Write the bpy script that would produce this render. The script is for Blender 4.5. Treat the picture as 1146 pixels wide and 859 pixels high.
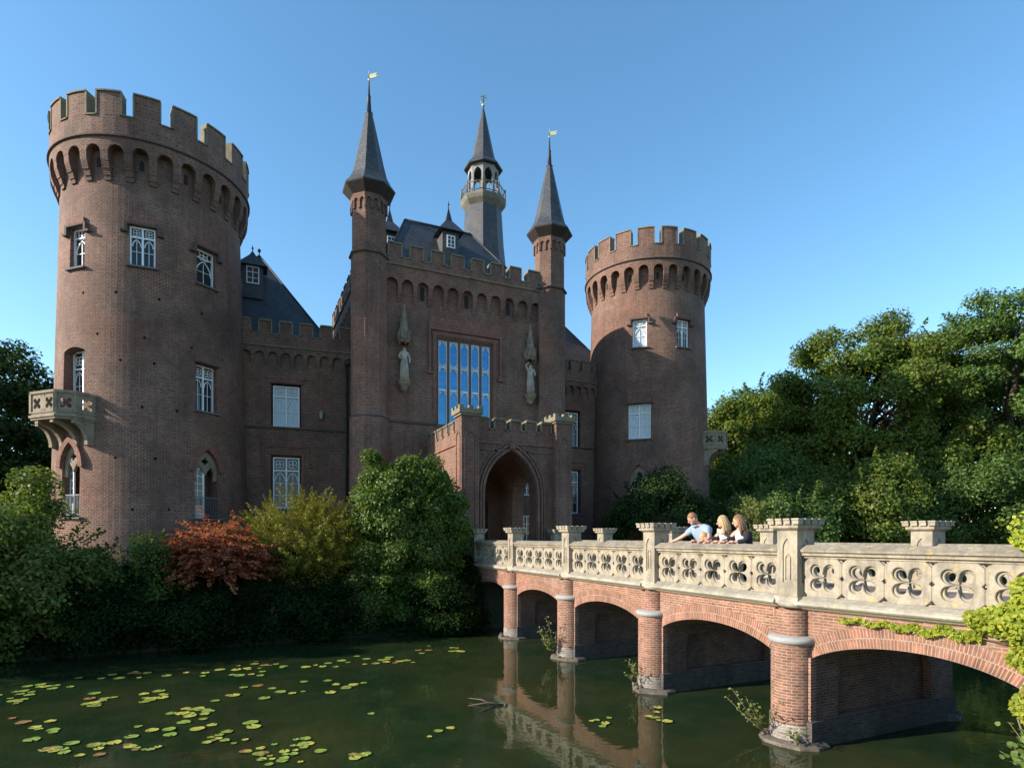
import bpy, bmesh, math, random
import numpy as np
from mathutils import Matrix, Vector, Euler
R = math.radians
random.seed(7); rng = np.random.default_rng(7)
scene = bpy.context.scene
C = scene.collection
for o in list(bpy.data.objects): bpy.data.objects.remove(o)

# ---------------------------------------------------------------- camera
# x runs along the castle front, y towards the castle, z = 0 is the moat water
cam_d = bpy.data.cameras.new('camera'); cam = bpy.data.objects.new('camera', cam_d); C.objects.link(cam)
cam.location = (0, 0, 3.25)
cam.rotation_euler = (R(90), 0, R(-24.5))
cam_d.sensor_width = 36; cam_d.lens = 20.9
cam_d.shift_y = 0.1488
cam_d.clip_start = 0.1; cam_d.clip_end = 6000
scene.camera = cam

# ---------------------------------------------------------------- light
SUN_AZ, SUN_EL = 171.0, 25.0          # direction towards the sun, degrees from +x
sd = Vector((math.cos(R(SUN_AZ))*math.cos(R(SUN_EL)), math.sin(R(SUN_AZ))*math.cos(R(SUN_EL)), math.sin(R(SUN_EL))))
w = bpy.data.worlds.new('World'); scene.world = w; w.use_nodes = True
nt = w.node_tree; nt.nodes.clear()
sky = nt.nodes.new('ShaderNodeTexSky'); sky.sky_type = 'NISHITA'; sky.sun_disc = False
sky.sun_elevation = R(SUN_EL); sky.sun_rotation = R(90-SUN_AZ)
sky.air_density = 1.0; sky.dust_density = .3; sky.ozone_density = 1.8; sky.altitude = 0
bg = nt.nodes.new('ShaderNodeBackground'); bg.inputs[1].default_value = 0.15
ow = nt.nodes.new('ShaderNodeOutputWorld')
hs = nt.nodes.new('ShaderNodeHueSaturation'); hs.inputs['Hue'].default_value = .492; hs.inputs['Saturation'].default_value = 1.18; hs.inputs['Value'].default_value = 1.06
nt.links.new(sky.outputs[0], hs.inputs['Color']); nt.links.new(hs.outputs[0], bg.inputs[0]); nt.links.new(bg.outputs[0], ow.inputs[0])
sl = bpy.data.lights.new('sun', 'SUN'); sl.energy = 5.0; sl.angle = R(0.5); sl.color = (1, .90, .76)
so = bpy.data.objects.new('sun', sl); C.objects.link(so); so.rotation_euler = sd.to_track_quat('Z', 'Y').to_euler()
so.location = sd*200
vs = scene.view_settings
vs.view_transform = 'Standard'; vs.look = 'None'; vs.gamma = 1; vs.exposure = 0.85; vs.use_curve_mapping = False

# ---------------------------------------------------------------- helpers
ORG = {}
def tag(o, label=None, cat=None, group=None, kind=None):
    if label: o['label'] = label
    if cat: o['category'] = cat
    if group: o['group'] = group
    if kind: o['kind'] = kind
    return o
def thing(name, label, cat, loc=(0, 0, 0), group=None):
    o = bpy.data.objects.new(name, None); C.objects.link(o); o.location = loc
    o.empty_display_size = .2
    ORG[o.name] = Vector(loc)
    return tag(o, label, cat, group)
def link(name, me, parent=None, origin=None):
    o = bpy.data.objects.new(name, me); C.objects.link(o)
    po = ORG[parent.name] if parent else Vector((0, 0, 0))
    org = Vector(origin) if origin is not None else (po.copy() if parent else Vector((0, 0, 0)))
    if org.length > 0: me.transform(Matrix.Translation(-org))
    o.location = org - po
    if parent: o.parent = parent
    ORG[o.name] = org
    return o
def frame(o, ang):
    """matrix at o whose local -y is the outward normal at angle ang (deg) and x runs right seen from outside"""
    a = R(ang); n = Vector((math.cos(a), math.sin(a), 0)); r = Vector((-math.sin(a), math.cos(a), 0))
    m = Matrix.Identity(4)
    for i in range(3):
        m[i][0] = r[i]; m[i][1] = -n[i]; m[i][2] = (0, 0, 1)[i]; m[i][3] = o[i]
    return m
class MB:
    def __init__(s, T=None):
        s.V = []; s.F = []; s.M = []; s.S = []; s.T = T; s.m = 0; s.sm = False
    def add(s, vs_, fs, m=None, smooth=None):
        b = len(s.V)
        for v in vs_:
            v = Vector(v)
            s.V.append(tuple(s.T @ v) if s.T is not None else tuple(v))
        for f in fs:
            s.F.append([b+i for i in f]); s.M.append(s.m if m is None else m); s.S.append(s.sm if smooth is None else smooth)
        return s
    def box(s, a, b, m=None):
        x0, y0, z0 = a; x1, y1, z1 = b
        if x0 > x1: x0, x1 = x1, x0
        if y0 > y1: y0, y1 = y1, y0
        if z0 > z1: z0, z1 = z1, z0
        return s.add([(x0, y0, z0), (x1, y0, z0), (x1, y1, z0), (x0, y1, z0), (x0, y0, z1), (x1, y0, z1), (x1, y1, z1), (x0, y1, z1)],
                     [(0, 3, 2, 1), (4, 5, 6, 7), (0, 1, 5, 4), (1, 2, 6, 5), (2, 3, 7, 6), (3, 0, 4, 7)], m, False)
    def prism(s, pts, y0, y1, m=None):          # polygon in xz (counter-clockwise seen from -y), extruded along y
        n = len(pts)
        V = [(x, y0, z) for x, z in pts]+[(x, y1, z) for x, z in pts]
        F = [list(range(n)), list(range(2*n-1, n-1, -1))]
        F += [(i, i+n, (i+1) % n+n, (i+1) % n) for i in range(n)]
        return s.add(V, F, m, False)
    def prism_x(s, pts, x0, x1, m=None):        # polygon in yz extruded along x
        n = len(pts)
        V = [(x0, y, z) for y, z in pts]+[(x1, y, z) for y, z in pts]
        F = [list(range(n))[::-1], list(range(n, 2*n))]
        F += [(i, (i+1) % n, (i+1) % n+n, i+n) for i in range(n)]
        return s.add(V, F, m, False)
    def lathe(s, prof, n=32, c=(0, 0), a0=0, full=True, a1=360, m=None, smooth=True, cap=True):
        V = []; F = []; k = n if full else n+1
        for (r, z) in prof:
            for i in range(k):
                a = R(a0+(a1-a0)*i/n) if not full else R(a0+360*i/n)
                V.append((c[0]+r*math.cos(a), c[1]+r*math.sin(a), z))
        for j in range(len(prof)-1):
            for i in range(n):
                i2 = (i+1) % k if full else i+1
                F.append((j*k+i, j*k+i2, (j+1)*k+i2, (j+1)*k+i))
        s.add(V, F, m, smooth)
        if cap and full:
            s.add([V[i] for i in range(k)], [list(range(k))[::-1]], m, False)
            s.add([V[(len(prof)-1)*k+i] for i in range(k)], [list(range(k))], m, False)
        return s
    def tube(s, path, rad, n=6, m=None, smooth=True):
        P = [Vector(p) for p in path]; V = []; F = []
        if not hasattr(rad, '__len__'): rad = [rad]*len(P)
        up = Vector((0, 0, 1)); last = None
        for i, p in enumerate(P):
            t = (P[min(i+1, len(P)-1)]-P[max(i-1, 0)]).normalized()
            if last is None:
                a = t.cross(up) if abs(t.z) < .95 else t.cross(Vector((1, 0, 0)))
            else: a = last - t*last.dot(t)
            a.normalize(); last = a; b = t.cross(a)
            for k in range(n):
                an = 2*math.pi*k/n
                V.append(p+(a*math.cos(an)+b*math.sin(an))*rad[i])
        for i in range(len(P)-1):
            for k in range(n):
                F.append((i*n+k, i*n+(k+1) % n, (i+1)*n+(k+1) % n, (i+1)*n+k))
        F.append(list(range(n))[::-1]); F.append([(len(P)-1)*n+k for k in range(n)])
        return s.add(V, F, m, smooth)
    def ball(s, c, r, seg=10, rings=7, m=None):
        if not hasattr(r, '__len__'): r = (r, r, r)
        V = [(c[0], c[1], c[2]+r[2])]; F = []
        for j in range(1, rings):
            a = math.pi*j/rings
            for i in range(seg):
                b = 2*math.pi*i/seg
                V.append((c[0]+r[0]*math.sin(a)*math.cos(b), c[1]+r[1]*math.sin(a)*math.sin(b), c[2]+r[2]*math.cos(a)))
        V.append((c[0], c[1], c[2]-r[2])); L = len(V)-1
        for i in range(seg): F.append((0, 1+i, 1+(i+1) % seg)); F.append((L, L-seg+(i+1) % seg, L-seg+i))
        for j in range(rings-2):
            for i in range(seg):
                a = 1+j*seg+i; b = 1+j*seg+(i+1) % seg
                F.append((a, a+seg, b+seg, b))
        return s.add(V, F, m, True)
    def mapped(s, P, s0, s1, z0, z1, o0, o1, n=1, m=None, zb=None):
        """box in wall space (s along, z up, o outwards) bent by P; zb = optional (z0,z1) pair for o1 side"""
        V = []; F = []
        za, zc = (z0, z1) if zb is None else zb
        for i in range(n+1):
            t = s0+(s1-s0)*i/n
            V += [P(t, z0, o0), P(t, za, o1), P(t, zc, o1), P(t, z1, o0)]
        for i in range(n):
            a = 4*i; b = a+4
            F += [(a+1, b+1, b+2, a+2), (a, a+3, b+3, b), (a+3, a+2, b+2, b+3), (a, b, b+1, a+1)]
        F += [(0, 1, 2, 3), (4*n, 4*n+3, 4*n+2, 4*n+1)]
        return s.add(V, F, m, False)
    def mesh(s, name, mats, fix=True):
        me = bpy.data.meshes.new(name)
        me.from_pydata(s.V, [], s.F)
        for m_ in mats: me.materials.append(m_)
        me.polygons.foreach_set('material_index', s.M)
        me.polygons.foreach_set('use_smooth', s.S)
        if fix:
            bm = bmesh.new(); bm.from_mesh(me)
            bmesh.ops.remove_doubles(bm, verts=bm.verts, dist=1e-5)
            bmesh.ops.recalc_face_normals(bm, faces=bm.faces); bm.to_mesh(me); bm.free()
        me.update(); return me
    def build(s, name, mats, parent=None, cyl=None, cut=None, origin=None, fix=True, uv=True):
        if not isinstance(mats, (list, tuple)): mats = [mats]
        me = s.mesh(name, mats, fix)
        if cut is not None: me = boolean(me, cut, mats)
        if uv: set_uv(me, cyl)
        return link(name, me, parent, origin)
def boolean(me, cutter, mats):
    a = bpy.data.objects.new('tmp_a', me); C.objects.link(a)
    b = bpy.data.objects.new('tmp_b', cutter.mesh('tmp_cut', [mats[0]])); C.objects.link(b)
    md = a.modifiers.new('b', 'BOOLEAN'); md.operation = 'DIFFERENCE'; md.solver = 'EXACT'; md.object = b
    md.use_self = True
    dg = bpy.context.evaluated_depsgraph_get(); dg.update()
    r = bpy.data.meshes.new_from_object(a.evaluated_get(dg))
    bpy.data.objects.remove(a); bpy.data.objects.remove(b)
    return r
def set_uv(me, cyl=None):
    me.update()
    uvl = me.uv_layers.new(name='uv') if not me.uv_layers else me.uv_layers[0]
    nl = len(me.loops); nv = len(me.vertices); npoly = len(me.polygons)
    if nl == 0: return
    co = np.empty(nv*3); me.vertices.foreach_get('co', co); co = co.reshape(-1, 3)
    lv = np.empty(nl, dtype=np.int32); me.loops.foreach_get('vertex_index', lv)
    nr = np.empty(npoly*3); me.polygons.foreach_get('normal', nr); nr = nr.reshape(-1, 3)
    ls = np.empty(npoly, dtype=np.int32); me.polygons.foreach_get('loop_start', ls)
    lt = np.empty(npoly, dtype=np.int32); me.polygons.foreach_get('loop_total', lt)
    pi = np.repeat(np.arange(npoly), lt); order = np.concatenate([np.arange(a, a+b) for a, b in zip(ls, lt)]) if npoly else []
    pl = np.empty(nl, dtype=np.int32); pl[order] = pi
    P = co[lv]; N = nr[pl]
    h = np.maximum(np.hypot(N[:, 0], N[:, 1]), 1e-6)
    tx, ty = -N[:, 1]/h, N[:, 0]/h
    hor = np.abs(N[:, 2]) > .92
    U = np.where(hor, P[:, 0], P[:, 0]*tx+P[:, 1]*ty); W = np.where(hor, P[:, 1], P[:, 2])
    if cyl:
        cx, cy, Rr = cyl
        dx, dy = P[:, 0]-cx, P[:, 1]-cy; d = np.maximum(np.hypot(dx, dy), 1e-6)
        rad = np.abs(N[:, 0]*dx/d+N[:, 1]*dy/d) > .8
        cen = np.zeros((npoly, 2)); np.add.at(cen, pl, P[:, :2]); cen /= np.maximum(lt, 1)[:, None]
        a0 = np.arctan2(cen[:, 1]-cy, cen[:, 0]-cx)[pl]
        a = np.arctan2(dy, dx); a = a0+(a-a0+np.pi) % (2*np.pi)-np.pi
        U = np.where(rad & ~hor, a*Rr, U)
    uvl.data.foreach_set('uv', np.stack([U, W], 1).ravel())
def skin(joints, edges, radii, sub=2, root=0):
    """a continuous body grown round a joint graph; returns verts, faces"""
    me = bpy.data.meshes.new('sk'); me.from_pydata([tuple(j) for j in joints], edges, [])
    o = bpy.data.objects.new('sk', me); C.objects.link(o)
    o.modifiers.new('s', 'SKIN')
    if not me.skin_vertices: raise RuntimeError('no skin data')
    for i, r in enumerate(radii):
        sv = me.skin_vertices[0].data[i]; sv.radius = (r, r) if not hasattr(r, '__len__') else r
        sv.use_root = (i == root)
    ss = o.modifiers.new('u', 'SUBSURF'); ss.levels = sub; ss.render_levels = sub
    dg = bpy.context.evaluated_depsgraph_get(); dg.update()
    r = bpy.data.meshes.new_from_object(o.evaluated_get(dg))
    V = [tuple(v.co) for v in r.vertices]; F = [list(p.vertices) for p in r.polygons]
    bpy.data.objects.remove(o)
    return V, F
def plate(outer, holes, depth, bevel=0.0):
    """flat plate in xz with holes, front at y=0, back at y=depth; returns verts, faces"""
    cu = bpy.data.curves.new('c', 'CURVE'); cu.dimensions = '2D'; cu.fill_mode = 'BOTH'
    cu.extrude = depth/2-bevel; cu.bevel_depth = bevel; cu.bevel_resolution = 0
    for loop in [outer]+holes:
        sp = cu.splines.new('POLY'); sp.points.add(len(loop)-1); sp.use_cyclic_u = True
        for i, (x, z) in enumerate(loop): sp.points[i].co = (x, z, 0, 1)
    o = bpy.data.objects.new('c', cu); C.objects.link(o)
    dg = bpy.context.evaluated_depsgraph_get(); dg.update()
    me = bpy.data.meshes.new_from_object(o.evaluated_get(dg))
    V = [(v.co.x, depth/2-v.co.z, v.co.y) for v in me.vertices]; F = [list(p.vertices)[::-1] for p in me.polygons]
    bpy.data.objects.remove(o)
    return V, F

# ---------------------------------------------------------------- materials
def mat(name, rough=.8):
    m = bpy.data.materials.new(name); m.use_nodes = True; n = m.node_tree; n.nodes.clear()
    o = n.nodes.new('ShaderNodeOutputMaterial'); p = n.nodes.new('ShaderNodeBsdfPrincipled')
    n.links.new(p.outputs[0], o.inputs[0]); p.inputs['Roughness'].default_value = rough
    return m, n, p, o
def N(n, t, **k):
    x = n.nodes.new(t)
    for a, b in k.items(): setattr(x, a, b)
    return x
def L(n, a, b): n.links.new(a, b)
def noise(n, vec, scale, det=4, rough=.6):
    x = N(n, 'ShaderNodeTexNoise'); x.inputs['Scale'].default_value = scale; x.inputs['Detail'].default_value = det
    x.inputs['Roughness'].default_value = rough; L(n, vec, x.inputs['Vector']); return x.outputs['Fac']
def ramp(n, fac, stops):
    x = N(n, 'ShaderNodeValToRGB'); L(n, fac, x.inputs[0]); e = x.color_ramp.elements
    while len(e) < len(stops): e.new(.5)
    for i, (p, c) in enumerate(stops):
        e[i].position = p; e[i].color = (*c, 1) if hasattr(c, '__len__') else (c, c, c, 1)
    return x.outputs[0]
def mix(n, a, b, f, mode='MIX'):
    x = N(n, 'ShaderNodeMix', data_type='RGBA', blend_type=mode)
    for s_, v in ((6, a), (7, b)):
        if hasattr(v, 'is_output') or isinstance(v, bpy.types.NodeSocket): L(n, v, x.inputs[s_])
        else: x.inputs[s_].default_value = (*v, 1)
    if isinstance(f, bpy.types.NodeSocket): L(n, f, x.inputs[0])
    else: x.inputs[0].default_value = f
    return x.outputs[2]
def mth(n, op, a, b=None, c=None):
    x = N(n, 'ShaderNodeMath', operation=op)
    for i, v in enumerate((a, b, c)):
        if v is None: continue
        if isinstance(v, bpy.types.NodeSocket): L(n, v, x.inputs[i])
        else: x.inputs[i].default_value = v
    return x.outputs[0]
def bump(n, p, h, s=.3, d=.01):
    b = N(n, 'ShaderNodeBump'); b.inputs['Strength'].default_value = s; b.inputs['Distance'].default_value = d
    L(n, h, b.inputs['Height']); L(n, b.outputs[0], p.inputs['Normal'])
def brick(name, c1, c2, mortar, bw=.2, rh=.062, ms=.012, diaper=None, stain=(.12, .09, .08), stainamt=.5, pale=None, msm=.1, vary=1.0):
    m, n, p, o = mat(name, .88)
    tc = N(n, 'ShaderNodeTexCoord'); geo = N(n, 'ShaderNodeNewGeometry')
    br = N(n, 'ShaderNodeTexBrick'); L(n, tc.outputs['UV'], br.inputs['Vector'])
    br.inputs['Scale'].default_value = 1; br.inputs['Brick Width'].default_value = bw; br.inputs['Row Height'].default_value = rh
    br.inputs['Mortar Size'].default_value = ms; br.inputs['Mortar Smooth'].default_value = msm
    br.inputs['Color1'].default_value = (*c1, 1); br.inputs['Color2'].default_value = (*c2, 1); br.inputs['Mortar'].default_value = (*mortar, 1)
    col = br.outputs['Color']
    sp = N(n, 'ShaderNodeSeparateXYZ'); L(n, tc.outputs['UV'], sp.inputs[0])
    row = mth(n, 'FLOOR', mth(n, 'DIVIDE', sp.outputs[1], rh))
    off = mth(n, 'MULTIPLY', mth(n, 'MODULO', row, 2), .5)
    cell = mth(n, 'FLOOR', mth(n, 'ADD', mth(n, 'DIVIDE', sp.outputs[0], bw), off))
    cv = N(n, 'ShaderNodeCombineXYZ'); L(n, row, cv.inputs[1]); L(n, cell, cv.inputs[0])
    wn = N(n, 'ShaderNodeTexWhiteNoise', noise_dimensions='2D'); L(n, cv.outputs[0], wn.inputs['Vector'])
    notm = mth(n, 'SUBTRACT', 1, br.outputs['Fac'])
    v = ramp(n, wn.outputs['Value'], [(0, .45), (.25, .8), (.7, 1.05), (1, 1.45)])
    col = mix(n, col, v, mth(n, 'MULTIPLY', notm, .8*vary), 'MULTIPLY')
    if diaper:
        hx = mth(n, 'SUBTRACT', mth(n, 'MULTIPLY', cell, 2), mth(n, 'MULTIPLY', off, 2))
        d1 = mth(n, 'LESS_THAN', mth(n, 'FRACT', mth(n, 'DIVIDE', mth(n, 'ADD', mth(n, 'ADD', hx, row), .5), 4)), .3)
        d2 = mth(n, 'LESS_THAN', mth(n, 'FRACT', mth(n, 'DIVIDE', mth(n, 'ADD', mth(n, 'SUBTRACT', hx, row), .5), 4)), .3)
        dm = mth(n, 'MAXIMUM', d1, d2)
        ns = noise(n, geo.outputs['Position'], .35, 2)
        dm = mth(n, 'MULTIPLY', dm, ramp(n, ns, [(.35, .15), (.6, .75)]))
        col = mix(n, col, diaper, dm)
    n1 = noise(n, geo.outputs['Position'], .45, 6, .65)
    f1 = ramp(n, n1, [(.42, 0), (.72, 1)])
    col = mix(n, col, stain, mth(n, 'MULTIPLY', f1, stainamt))
    if pale:
        n2 = noise(n, geo.outputs['Position'], .8, 5, .7)
        col = mix(n, col, pale, mth(n, 'MULTIPLY', ramp(n, n2, [(.55, 0), (.75, 1)]), .35))
    n3 = noise(n, geo.outputs['Position'], 2.2, 5, .7)
    col = mix(n, col, ramp(n, n3, [(.25, .7), (.75, 1.25)]), .8, 'MULTIPLY')
    mp = N(n, 'ShaderNodeMapping'); mp.inputs['Scale'].default_value = (1.6, 1.6, .16); L(n, geo.outputs['Position'], mp.inputs[0])
    ns_ = noise(n, mp.outputs[0], 1.0, 6, .7)
    col = mix(n, col, stain, mth(n, 'MULTIPLY', ramp(n, ns_, [(.52, 0), (.72, 1)]), .55*min(1, stainamt*1.3)))
    n5 = noise(n, geo.outputs['Position'], .28, 3, .5)
    col = mix(n, col, tuple(min(1, q*1.25) for q in (c1[0]*1.1, c1[1], c1[2])), mth(n, 'MULTIPLY', ramp(n, n5, [(.5, 0), (.75, 1)]), .2))
    n6 = noise(n, geo.outputs['Position'], 7, 6, .75)
    col = mix(n, col, ramp(n, n6, [(.3, .62), (.7, 1.35)]), .75, 'MULTIPLY')
    L(n, col, p.inputs['Base Color'])
    n4 = noise(n, geo.outputs['Position'], 60, 3)
    hgt = mth(n, 'ADD', notm, mth(n, 'MULTIPLY', n4, .35))
    hgt = mth(n, 'ADD', hgt, mth(n, 'MULTIPLY', wn.outputs['Value'], .25))
    bump(n, p, hgt, .8, .008)
    return m
M = {}
M['brick'] = brick('castle_brick', (.170, .048, .027), (.066, .025, .017), (.28, .18, .125), .205, .073, .014, diaper=(.20, .125, .095), stain=(.055, .034, .026), stainamt=.75, pale=(.29, .205, .15))
M['brick_red'] = brick('red_brick_trim', (.24, .066, .038), (.17, .052, .034), (.20, .14, .105), .06, .17, .010, stain=(.10, .06, .05), stainamt=.5)
M['bridge_brick'] = brick('bridge_brick', (.275, .105, .062), (.155, .065, .043), (.32, .225, .165), .15, .046, .009, stain=(.20, .12, .08), stainamt=.5, pale=(.45, .35, .28))
M['arch_brick'] = brick('arch_brick', (.28, .105, .062), (.18, .07, .044), (.32, .225, .165), .046, .15, .008, stain=(.20, .12, .08), stainamt=.4, pale=(.45, .35, .28))
M['pier_low'] = brick('limewashed_brick', (.36, .31, .27), (.25, .20, .17), (.42, .38, .33), .18, .052, .012, stain=(.06, .05, .04), stainamt=.8, pale=(.5, .46, .4))
def stone(name, base, dark, lichen=None, rough=.9, darkamt=.6, sc=3.0, topgrime=.7, streak=False):
    m, n, p, o = mat(name, rough)
    geo = N(n, 'ShaderNodeNewGeometry'); pos = geo.outputs['Position']
    a = noise(n, pos, sc, 7, .65)
    col = mix(n, base, dark, mth(n, 'MULTIPLY', ramp(n, a, [(.42, 0), (.68, 1)]), darkamt))
    b = noise(n, pos, sc*9, 6, .7)
    col = mix(n, col, ramp(n, b, [(.25, .72), (.7, 1.15)]), .8, 'MULTIPLY')
    if streak:
        mp = N(n, 'ShaderNodeMapping'); mp.inputs['Scale'].default_value = (9, 9, 1.1); L(n, pos, mp.inputs[0])
        st_ = noise(n, mp.outputs[0], 1.0, 5, .7)
        col = mix(n, col, dark, mth(n, 'MULTIPLY', ramp(n, st_, [(.48, 0), (.70, 1)]), .65))
    sp = N(n, 'ShaderNodeSeparateXYZ'); L(n, geo.outputs['Normal'], sp.inputs[0])
    up = ramp(n, sp.outputs[2], [(.3, 0), (.85, 1)])
    col = mix(n, col, dark, mth(n, 'MULTIPLY', up, mth(n, 'MULTIPLY', ramp(n, noise(n, pos, sc*3, 5), [(.3, .2), (.6, 1)]), topgrime)))
    if lichen:
        c = noise(n, pos, sc*1.7+3, 5, .6)
        col = mix(n, col, lichen, mth(n, 'MULTIPLY', ramp(n, c, [(.60, 0), (.68, 1)]), .6))
    L(n, col, p.inputs['Base Color'])
    bump(n, p, mth(n, 'ADD', a, mth(n, 'MULTIPLY', b, .4)), .5, .012)
    return m
M['stone'] = stone('sandstone', (.345, .295, .222), (.125, .11, .086), (.50, .34, .08), darkamt=.7, streak=True)
M['sill'] = stone('weathered_sill', (.40, .36, .29), (.18, .165, .135), (.40, .33, .10), darkamt=.8)
M['cream'] = stone('cream_fillet', (.58, .51, .36), (.38, .32, .20), darkamt=.3, topgrime=.2)
M['castle_stone'] = stone('grey_sandstone', (.27, .215, .15), (.10, .085, .065), darkamt=.7)
M['cap_stone'] = stone('mossy_cap_stone', (.21, .18, .125), (.10, .085, .05), (.24, .185, .05), darkamt=.8)
M['string'] = stone('dark_string_course', (.10, .075, .065), (.055, .045, .04), (.15, .12, .04), darkamt=.6)
M['sill_slate'] = stone('slate_sill', (.13, .13, .135), (.07, .07, .07), darkamt=.5)
M['ring'] = stone('grey_cap_ring', (.31, .31, .30), (.22, .22, .21), darkamt=.5)
M['statue'] = stone('statue_stone', (.42, .36, .29), (.17, .15, .13), darkamt=.6, sc=4)
def slate():
    m, n, p, o = mat('slate', .55)
    tc = N(n, 'ShaderNodeTexCoord'); geo = N(n, 'ShaderNodeNewGeometry')
    br = N(n, 'ShaderNodeTexBrick'); L(n, tc.outputs['UV'], br.inputs['Vector'])
    br.inputs['Scale'].default_value = 1; br.inputs['Brick Width'].default_value = .22; br.inputs['Row Height'].default_value = .14
    br.inputs['Mortar Size'].default_value = .012; br.inputs['Color1'].default_value = (.060, .064, .072, 1); br.inputs['Color2'].default_value = (.035, .038, .044, 1)
    br.inputs['Mortar'].default_value = (.012, .012, .014, 1)
    col = mix(n, br.outputs['Color'], (.085, .08, .07), ramp(n, noise(n, geo.outputs['Position'], 1.3, 6), [(.45, 0), (.8, .8)]))
    L(n, col, p.inputs['Base Color'])
    bump(n, p, mth(n, 'SUBTRACT', 1, br.outputs['Fac']), .5, .01)
    return m
M['slate'] = slate()
def plain(name, col, rough=.6, metal=0, var=.25, sc=8):
    m, n, p, o = mat(name, rough); geo = N(n, 'ShaderNodeNewGeometry')
    c = mix(n, col, ramp(n, noise(n, geo.outputs['Position'], sc, 5), [(.3, 1-var), (.7, 1+var)]), 1.0, 'MULTIPLY')
    L(n, c, p.inputs['Base Color']); p.inputs['Metallic'].default_value = metal
    return m
M['white'] = plain('white_paint', (.72, .74, .74), .45, var=.08)
M['darkwood'] = plain('dark_wood', (.03, .022, .018), .8)
M['mull'] = plain('brown_mullion', (.10, .065, .055), .8)
M['iron'] = plain('dark_iron', (.03, .032, .035), .5, .6)
M['railing'] = plain('grey_railing', (.16, .18, .20), .5, .3)
M['gilt'] = plain('weathered_copper', (.50, .50, .30), .45, .3)
M['inside'] = plain('dark_interior', (.02, .018, .016), .9)
M['pipe'] = plain('black_pipe', (.02, .02, .022), .5)
def glass(name, base, spec=.5, rough=.04):
    m, n, p, o = mat(name, rough)
    geo = N(n, 'ShaderNodeNewGeometry')
    p.inputs['Base Color'].default_value = (*base, 1)
    p.inputs['IOR'].default_value = 1.5; p.inputs['Specular IOR Level'].default_value = spec
    bump(n, p, noise(n, geo.outputs['Position'], .8, 2), .02, .1)
    return m
M['glass'] = glass('window_glass', (.02, .025, .03), .45)
def mirror_glass():
    m, n, p, o = mat('sky_reflecting_glass', .03)
    p.inputs['Base Color'].default_value = (.06, .19, .34, 1); p.inputs['Metallic'].default_value = .9
    geo = N(n, 'ShaderNodeNewGeometry'); bump(n, p, noise(n, geo.outputs['Position'], 1.6, 3), .12, .12)
    return m
M['glass_big'] = mirror_glass()
M['blind'] = plain('glass_over_white_blind', (.42, .47, .52), .15, var=.05)
def leafmat(name, cols, trans=.35, rough=.5, gloss=.25):
    m = bpy.data.materials.new(name); m.use_nodes = True; n = m.node_tree; n.nodes.clear()
    o = N(n, 'ShaderNodeOutputMaterial'); geo = N(n, 'ShaderNodeNewGeometry')
    rnd = geo.outputs['Random Per Island']
    k = len(cols); col = ramp(n, rnd, [(i/(k-1), c) for i, c in enumerate(cols)])
    big = noise(n, geo.outputs['Position'], .7, 3)
    col = mix(n, col, ramp(n, big, [(.35, .75), (.65, 1.25)]), .8, 'MULTIPLY')
    p = N(n, 'ShaderNodeBsdfPrincipled'); p.inputs['Roughness'].default_value = rough; p.inputs['Specular IOR Level'].default_value = gloss
    L(n, col, p.inputs['Base Color'])
    t = N(n, 'ShaderNodeBsdfTranslucent'); L(n, mix(n, col, (1.15, 1.25, .55), 1.0, 'MULTIPLY'), t.inputs[0])
    ms = N(n, 'ShaderNodeMixShader'); ms.inputs[0].default_value = trans
    L(n, p.outputs[0], ms.inputs[1]); L(n, t.outputs[0], ms.inputs[2]); L(n, ms.outputs[0], o.inputs[0])
    return m
M['leaf_tree'] = leafmat('tree_leaves', [(.06, .11, .016), (.095, .152, .022), (.145, .19, .031), (.18, .168, .035)])
M['leaf_tree2'] = leafmat('deep_green_leaves', [(.05, .10, .024), (.08, .14, .03), (.13, .18, .04)])
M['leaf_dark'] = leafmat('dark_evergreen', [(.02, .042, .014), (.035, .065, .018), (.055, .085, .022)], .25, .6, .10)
M['leaf_olive'] = leafmat('olive_leaves', [(.07, .09, .02), (.10, .12, .025), (.13, .14, .04)])
M['leaf_yew'] = leafmat('yew_needles', [(.12, .13, .012), (.18, .17, .018), (.25, .215, .03)], .25)
M['leaf_red'] = leafmat('red_autumn_leaves', [(.20, .03, .022), (.36, .07, .045), (.46, .17, .09), (.42, .26, .12)], .35)
M['leaf_holly'] = leafmat('glossy_green_leaves', [(.045, .085, .015), (.08, .13, .02), (.15, .20, .035)], .3, .5, .25)
M['leaf_ivy'] = leafmat('yellow_green_ivy', [(.20, .26, .02), (.30, .34, .03), (.42, .42, .05), (.12, .20, .02)], .4)
M['leaf_pale'] = leafmat('pale_young_leaves', [(.13, .18, .05), (.20, .24, .08), (.28, .24, .09)], .4)
M['bark'] = stone('bark', (.10, .075, .055), (.04, .03, .022), darkamt=.8, sc=6)
M['footing'] = stone('muddy_footing', (.16, .13, .10), (.05, .045, .035), darkamt=.8, sc=8)
M['paving'] = brick('deck_paving', (.20, .155, .15), (.16, .125, .125), (.10, .09, .085), .2, .1, .006, stain=(.12, .10, .09))
M['leaf_rust'] = leafmat('rust_leaves', [(.07, .05, .02), (.13, .06, .03), (.10, .08, .03)])
M['leaf_light'] = leafmat('light_green_leaves', [(.08, .12, .022), (.14, .18, .035), (.22, .23, .06)], .4)
M['leaf_round'] = leafmat('round_pale_leaves', [(.14, .22, .05), (.20, .28, .07)], .4)
M['leaf_shade'] = leafmat('shade_darkened_leaves', [(.008, .020, .006), (.014, .032, .008), (.030, .05, .012)], .2, .7, .04)  # shade of the moat bank is put into this leaf colour
M['vine'] = plain('vine_stem', (.16, .11, .07), .8)
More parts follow.
